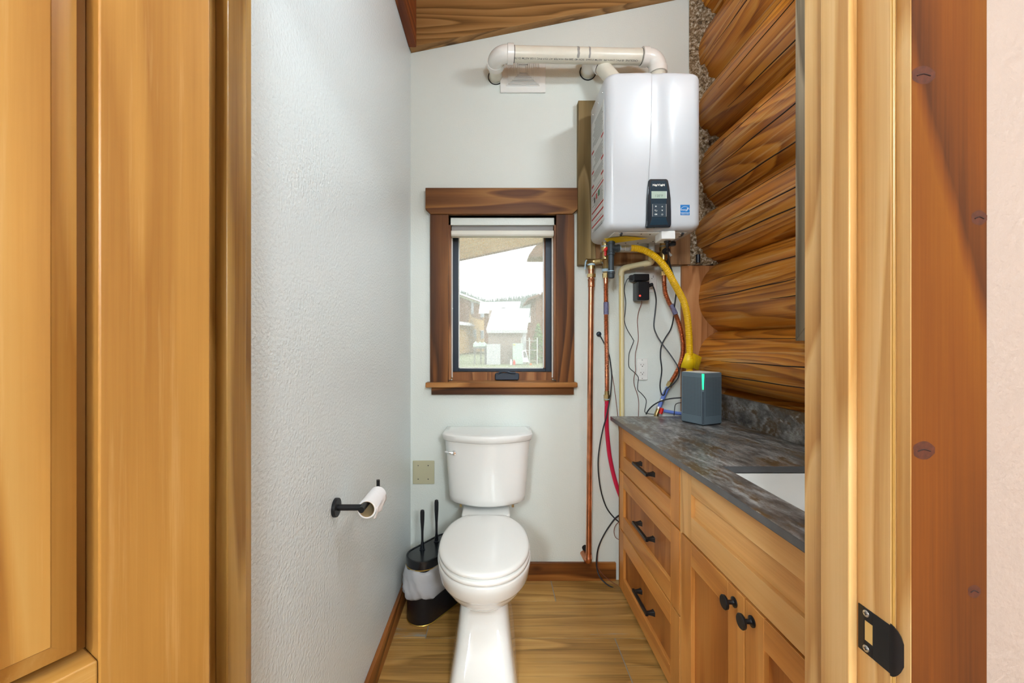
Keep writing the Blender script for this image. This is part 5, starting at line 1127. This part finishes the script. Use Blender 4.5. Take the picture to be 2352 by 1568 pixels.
for (a, b_, c, d) in ((1081, 694, 1086, 720), (1103, 704, 1110, 728), (1085.5, 757, 1092, 778), (1103.5, 759, 1109.5, 777)):
    w1 = slab('window', [(a-.8, d+.8), (b_ and c+.8, d+.8), (c+.8, b_-.8), (a-.8, b_-.8)], white_matte, .12)
    f_ = [wallpt(*p)+Vector((.14, -.36, 0)) for p in ((a, d), (c, d), (c, b_), (a, b_))]; MB().rings([f_, [p+Vector((-.01, .05, 0)) for p in f_]]).build('pane', hwin_m, w1, smooth=False)
f_ = [wallpt(1024, 668)+Vector((.3, -1.2, 0)), wallpt(1129, 704)+Vector((.3, 0, 0)), wallpt(1120, 700)+Vector((-4, 5, 1.5)), wallpt(1024, 660)+Vector((-6, 6, 2))]
MB().rings([f_, [p+Vector((0, 0, .25)) for p in f_]]).build('roof', roofw_m, lh, smooth=False)
f_ = [wallpt(1030, 745)+Vector((.3, -1.5, 0)), wallpt(1088, 750)+Vector((.3, -1.5, 0)), wallpt(1077, 741), wallpt(1030, 736)]
MB().rings([f_, [p+Vector((0, 0, .12)) for p in f_]]).build('porch_roof', roofw_m, lh, smooth=False)
# right house
rh = empty('brown_house', (5.5, 40, GZ0), 'tall brown house wall at the right edge of the window view', 'house')
D3 = 40.0
MB().box(PX(1231, D3), PX(1300, D3), D3, D3+6, GZ0, PZ(680, D3)).build('wall', house_brown, rh)
f_ = [Vector((PX(1212, D3), D3-.5, PZ(690, D3))), Vector((PX(1310, D3), D3-.5, PZ(652, D3))), Vector((PX(1310, D3), D3+7, PZ(652, D3))), Vector((PX(1212, D3), D3+7, PZ(690, D3)))]
MB().rings([f_, [p+Vector((0, 0, .18)) for p in f_]]).build('roof', house_brown, rh, smooth=False)
an_ = empty('far_annex', (4.6, 52, GZ0), 'low white building between shed and brown house', 'house')
MB().box(PX(1214, 52), PX(1236, 52), 52, 56, GZ0, PZ(740, 52)).build('wall', house_brown, an_)
MB().prism([(PX(1212, 52), PZ(741, 52)), (PX(1238, 52), PZ(740, 52)), (PX(1238, 52), PZ(720, 52)), (PX(1224, 52), PZ(722, 52))], 'y', 51.8, 56.2).build('roof', roofw_m, an_)
# wooded hill
hm = MB(); rs = []
def skyline(x): return 104+30*(1-math.exp(-((x-8)/95)**2))+2*math.sin(x/17)
for k in range(12):
    t = k/11; y = 420+520*t; rs.append([(-420+840*j/40, y, GZ0-3+(skyline((-420+840*j/40)*900/y)-6)*t**1.15) for j in range(41)])
rs.append([(p[0], 1100, GZ0-20) for p in rs[-1]])
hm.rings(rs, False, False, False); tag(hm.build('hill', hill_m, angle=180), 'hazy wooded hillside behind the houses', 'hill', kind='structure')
fm = MB(); rf_ = random.Random(9)
for k in range(4200):
    t = rf_.random()**.55; y = 470+470*t; x = rf_.uniform(-210, 230)*y/900*1.15; h = rf_.uniform(6, 13)
    tt = (y-420)/520; z = GZ0-3+(skyline(x*900/y)-6)*tt**1.15-1; r = h*.17
    fm.add([(x+r*math.cos(a*1.2566), y+r*math.sin(a*1.2566), z) for a in range(5)]+[(x, y, z+h)], [(a, (a+1) % 5, 5) for a in range(5)])
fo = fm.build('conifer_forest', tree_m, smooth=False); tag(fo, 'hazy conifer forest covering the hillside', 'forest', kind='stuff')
# things in the yard
def gy_(py): return FPX*(EYE-GZ0)/(py-CY)
DY = 33.0
e_ = empty('leaning_cabinet', (PX(1134, DY), DY, GZ0), 'white cabinet door unit standing against the shed, left one', 'cabinet')
MB().box(PX(1117.5, DY), PX(1149.5, DY), DY, DY+.5, GZ0, PZ(790, DY)).build('body', yardw_m, e_)
MB().box(PX(1118, DY), PX(1149, DY), DY-.012, DY-.001, PZ(823, DY), PZ(791, DY)).build('door', yardw_m, e_, .01)
MB().box(PX(1133, DY)-.02, PX(1133, DY)+.02, DY-.03, DY-.013, PZ(812, DY), PZ(804, DY)).build('handle', greypvc_m, e_)
e_ = empty('pale_green_board', (PX(1190, DY), DY, GZ0), 'pale green board leaning on the shed, right one', 'board')
MB().add([(PX(1178, DY), DY, GZ0+.05), (PX(1201, DY), DY, GZ0+.05), (PX(1202, DY), DY+.5, PZ(788.5, DY)), (PX(1178, DY), DY+.5, PZ(788.5, DY)), (PX(1178, DY), DY+.06, GZ0+.05), (PX(1201, DY), DY+.06, GZ0+.05), (PX(1202, DY), DY+.56, PZ(788.5, DY)), (PX(1178, DY), DY+.56, PZ(788.5, DY))], [(0, 1, 2, 3), (7, 6, 5, 4), (0, 1, 5, 4), (1, 2, 6, 5), (2, 3, 7, 6), (3, 0, 4, 7)]).build('sheet', palegreen_m, e_, smooth=False)
MB().box(PX(1179, DY), PX(1184, DY), DY+.38, DY+.45, PZ(792, DY), PZ(790.5, DY)).build('sticker', ytag_m, e_)
e_ = empty('picture_frame', (PX(1207, 32), 32, GZ0), 'small white picture-like frame leaning beside the pale green board', 'frame')
P4 = [(1201, 831), (1215, 832), (1208, 803), (1200, 805)]; ii = [(1203, 821), (1211, 820), (1206.5, 806), (1201.8, 807)]
f_ = [at(x, y, 32) for x, y in P4]; MB().rings([f_, [p+Vector((0, .06, 0)) for p in f_]]).build('frame', white_matte, e_, smooth=False)
f_ = [at(x, y, 31.99) for x, y in ii]; MB().rings([f_, [p+Vector((0, .005, 0)) for p in f_]]).build('screen', greypaint_m, e_, smooth=False)
e_ = empty('work_table', (PX(1103, 33), 33, GZ0), 'grey work table with white bundles left of the shed', 'table')
zt1 = PZ(798, 33)
MB().box(PX(1089, 33), PX(1117, 33), 33, 33.9, zt1-.1, zt1).build('top', greypaint_m, e_)
for (px, py) in ((1090, 33.05), (1104, 33.4), (1114, 33.05), (1116, 33.8)): MB().box(PX(px, 33)-.05, PX(px, 33)+.05, py, py+.1, GZ0, zt1-.1).build('leg', greypaint_m, e_)
e2 = empty('bundle', (PX(1101, 33), 33.4, zt1), 'white plastic bundle on the work table', 'bundle')
m = MB(); rr5 = random.Random(2)
for k in range(5):
    c = Vector((PX(1092+5*k, 33), 33.45, zt1+.14)); m.lathe(c-Vector((0, 0, .139)), (0, 0, 1), [(0, .16), (.1, .24), (.25+.1*rr5.random(), .18), (.38+.14*rr5.random(), .02)], 9)
m.build('wrap', palegreen_m, e2)
for (px, py, h, mt, lb_, ct_) in ((1174, 831, 13, white_matte, 'white upright pole-like bottle by the pale green board', 'bottle'), (1181, 831, 12, red_m, 'small red canister in front of the pale green board', 'canister'), (1219, 831, 4, orange_m, 'small orange toy lying on the grass', 'toy')):
    d = 32.5; o = MB().lathe((PX(px, d), d, GZ0), (0, 0, 1), [(0, .09), (h/FPX*d*.6, .10), (h/FPX*d*.8, .06), (h/FPX*d, .04)], 10).build('yard_item', mt); o.name = ct_.replace(' ', '_'); tag(o, lb_, ct_)
e_ = empty('wire_fence', (PX(1222, 35), 35, GZ0), 'thin post and wire fence right of the shed', 'fence')
for px in (1198, 1216, 1234): MB().box(PX(px, 33.5)-.05, PX(px, 33.5)+.05, 33.5, 33.6, GZ0, PZ(775, 33.5)).build('post', greypvc_m, e_)
for py in (782, 804): MB().box(PX(1198, 33.5), PX(1236, 33.5), 33.53, 33.57, PZ(py, 33.5)-.025, PZ(py, 33.5)+.025).build('rail', greypvc_m, e_)
tr_ = empty('young_spruce', (PX(1236, 37), 37, GZ0), 'young pale green spruce right of the shed', 'tree')
tx = PX(1236, 37)
MB().cyl((tx, 37, GZ0), (tx, 37, 3.0), .08, 8, .02).build('trunk', bark2_m, tr_)
m = MB(); rt = random.Random(6)
for k in range(170):
    t = rt.random(); z = GZ0+.3+3.3*t; r = (1-t)*1.15+.12; a = rt.random()*6.283; tip = Vector((tx+r*math.cos(a), 37+r*math.sin(a), z-.25+.2*rt.random())); b0 = Vector((tx, 37, z)); sd_ = Vector((-math.sin(a), math.cos(a), 0))*.13
    mid2 = b0.lerp(tip, .6); m.add([b0, mid2+sd_, tip, mid2-sd_, mid2+Vector((0, 0, -.12))], [(0, 1, 2), (0, 2, 3), (0, 1, 4), (0, 4, 3), (1, 2, 4), (2, 3, 4)])
m.build('foliage', leaf_m, tr_, smooth=False)
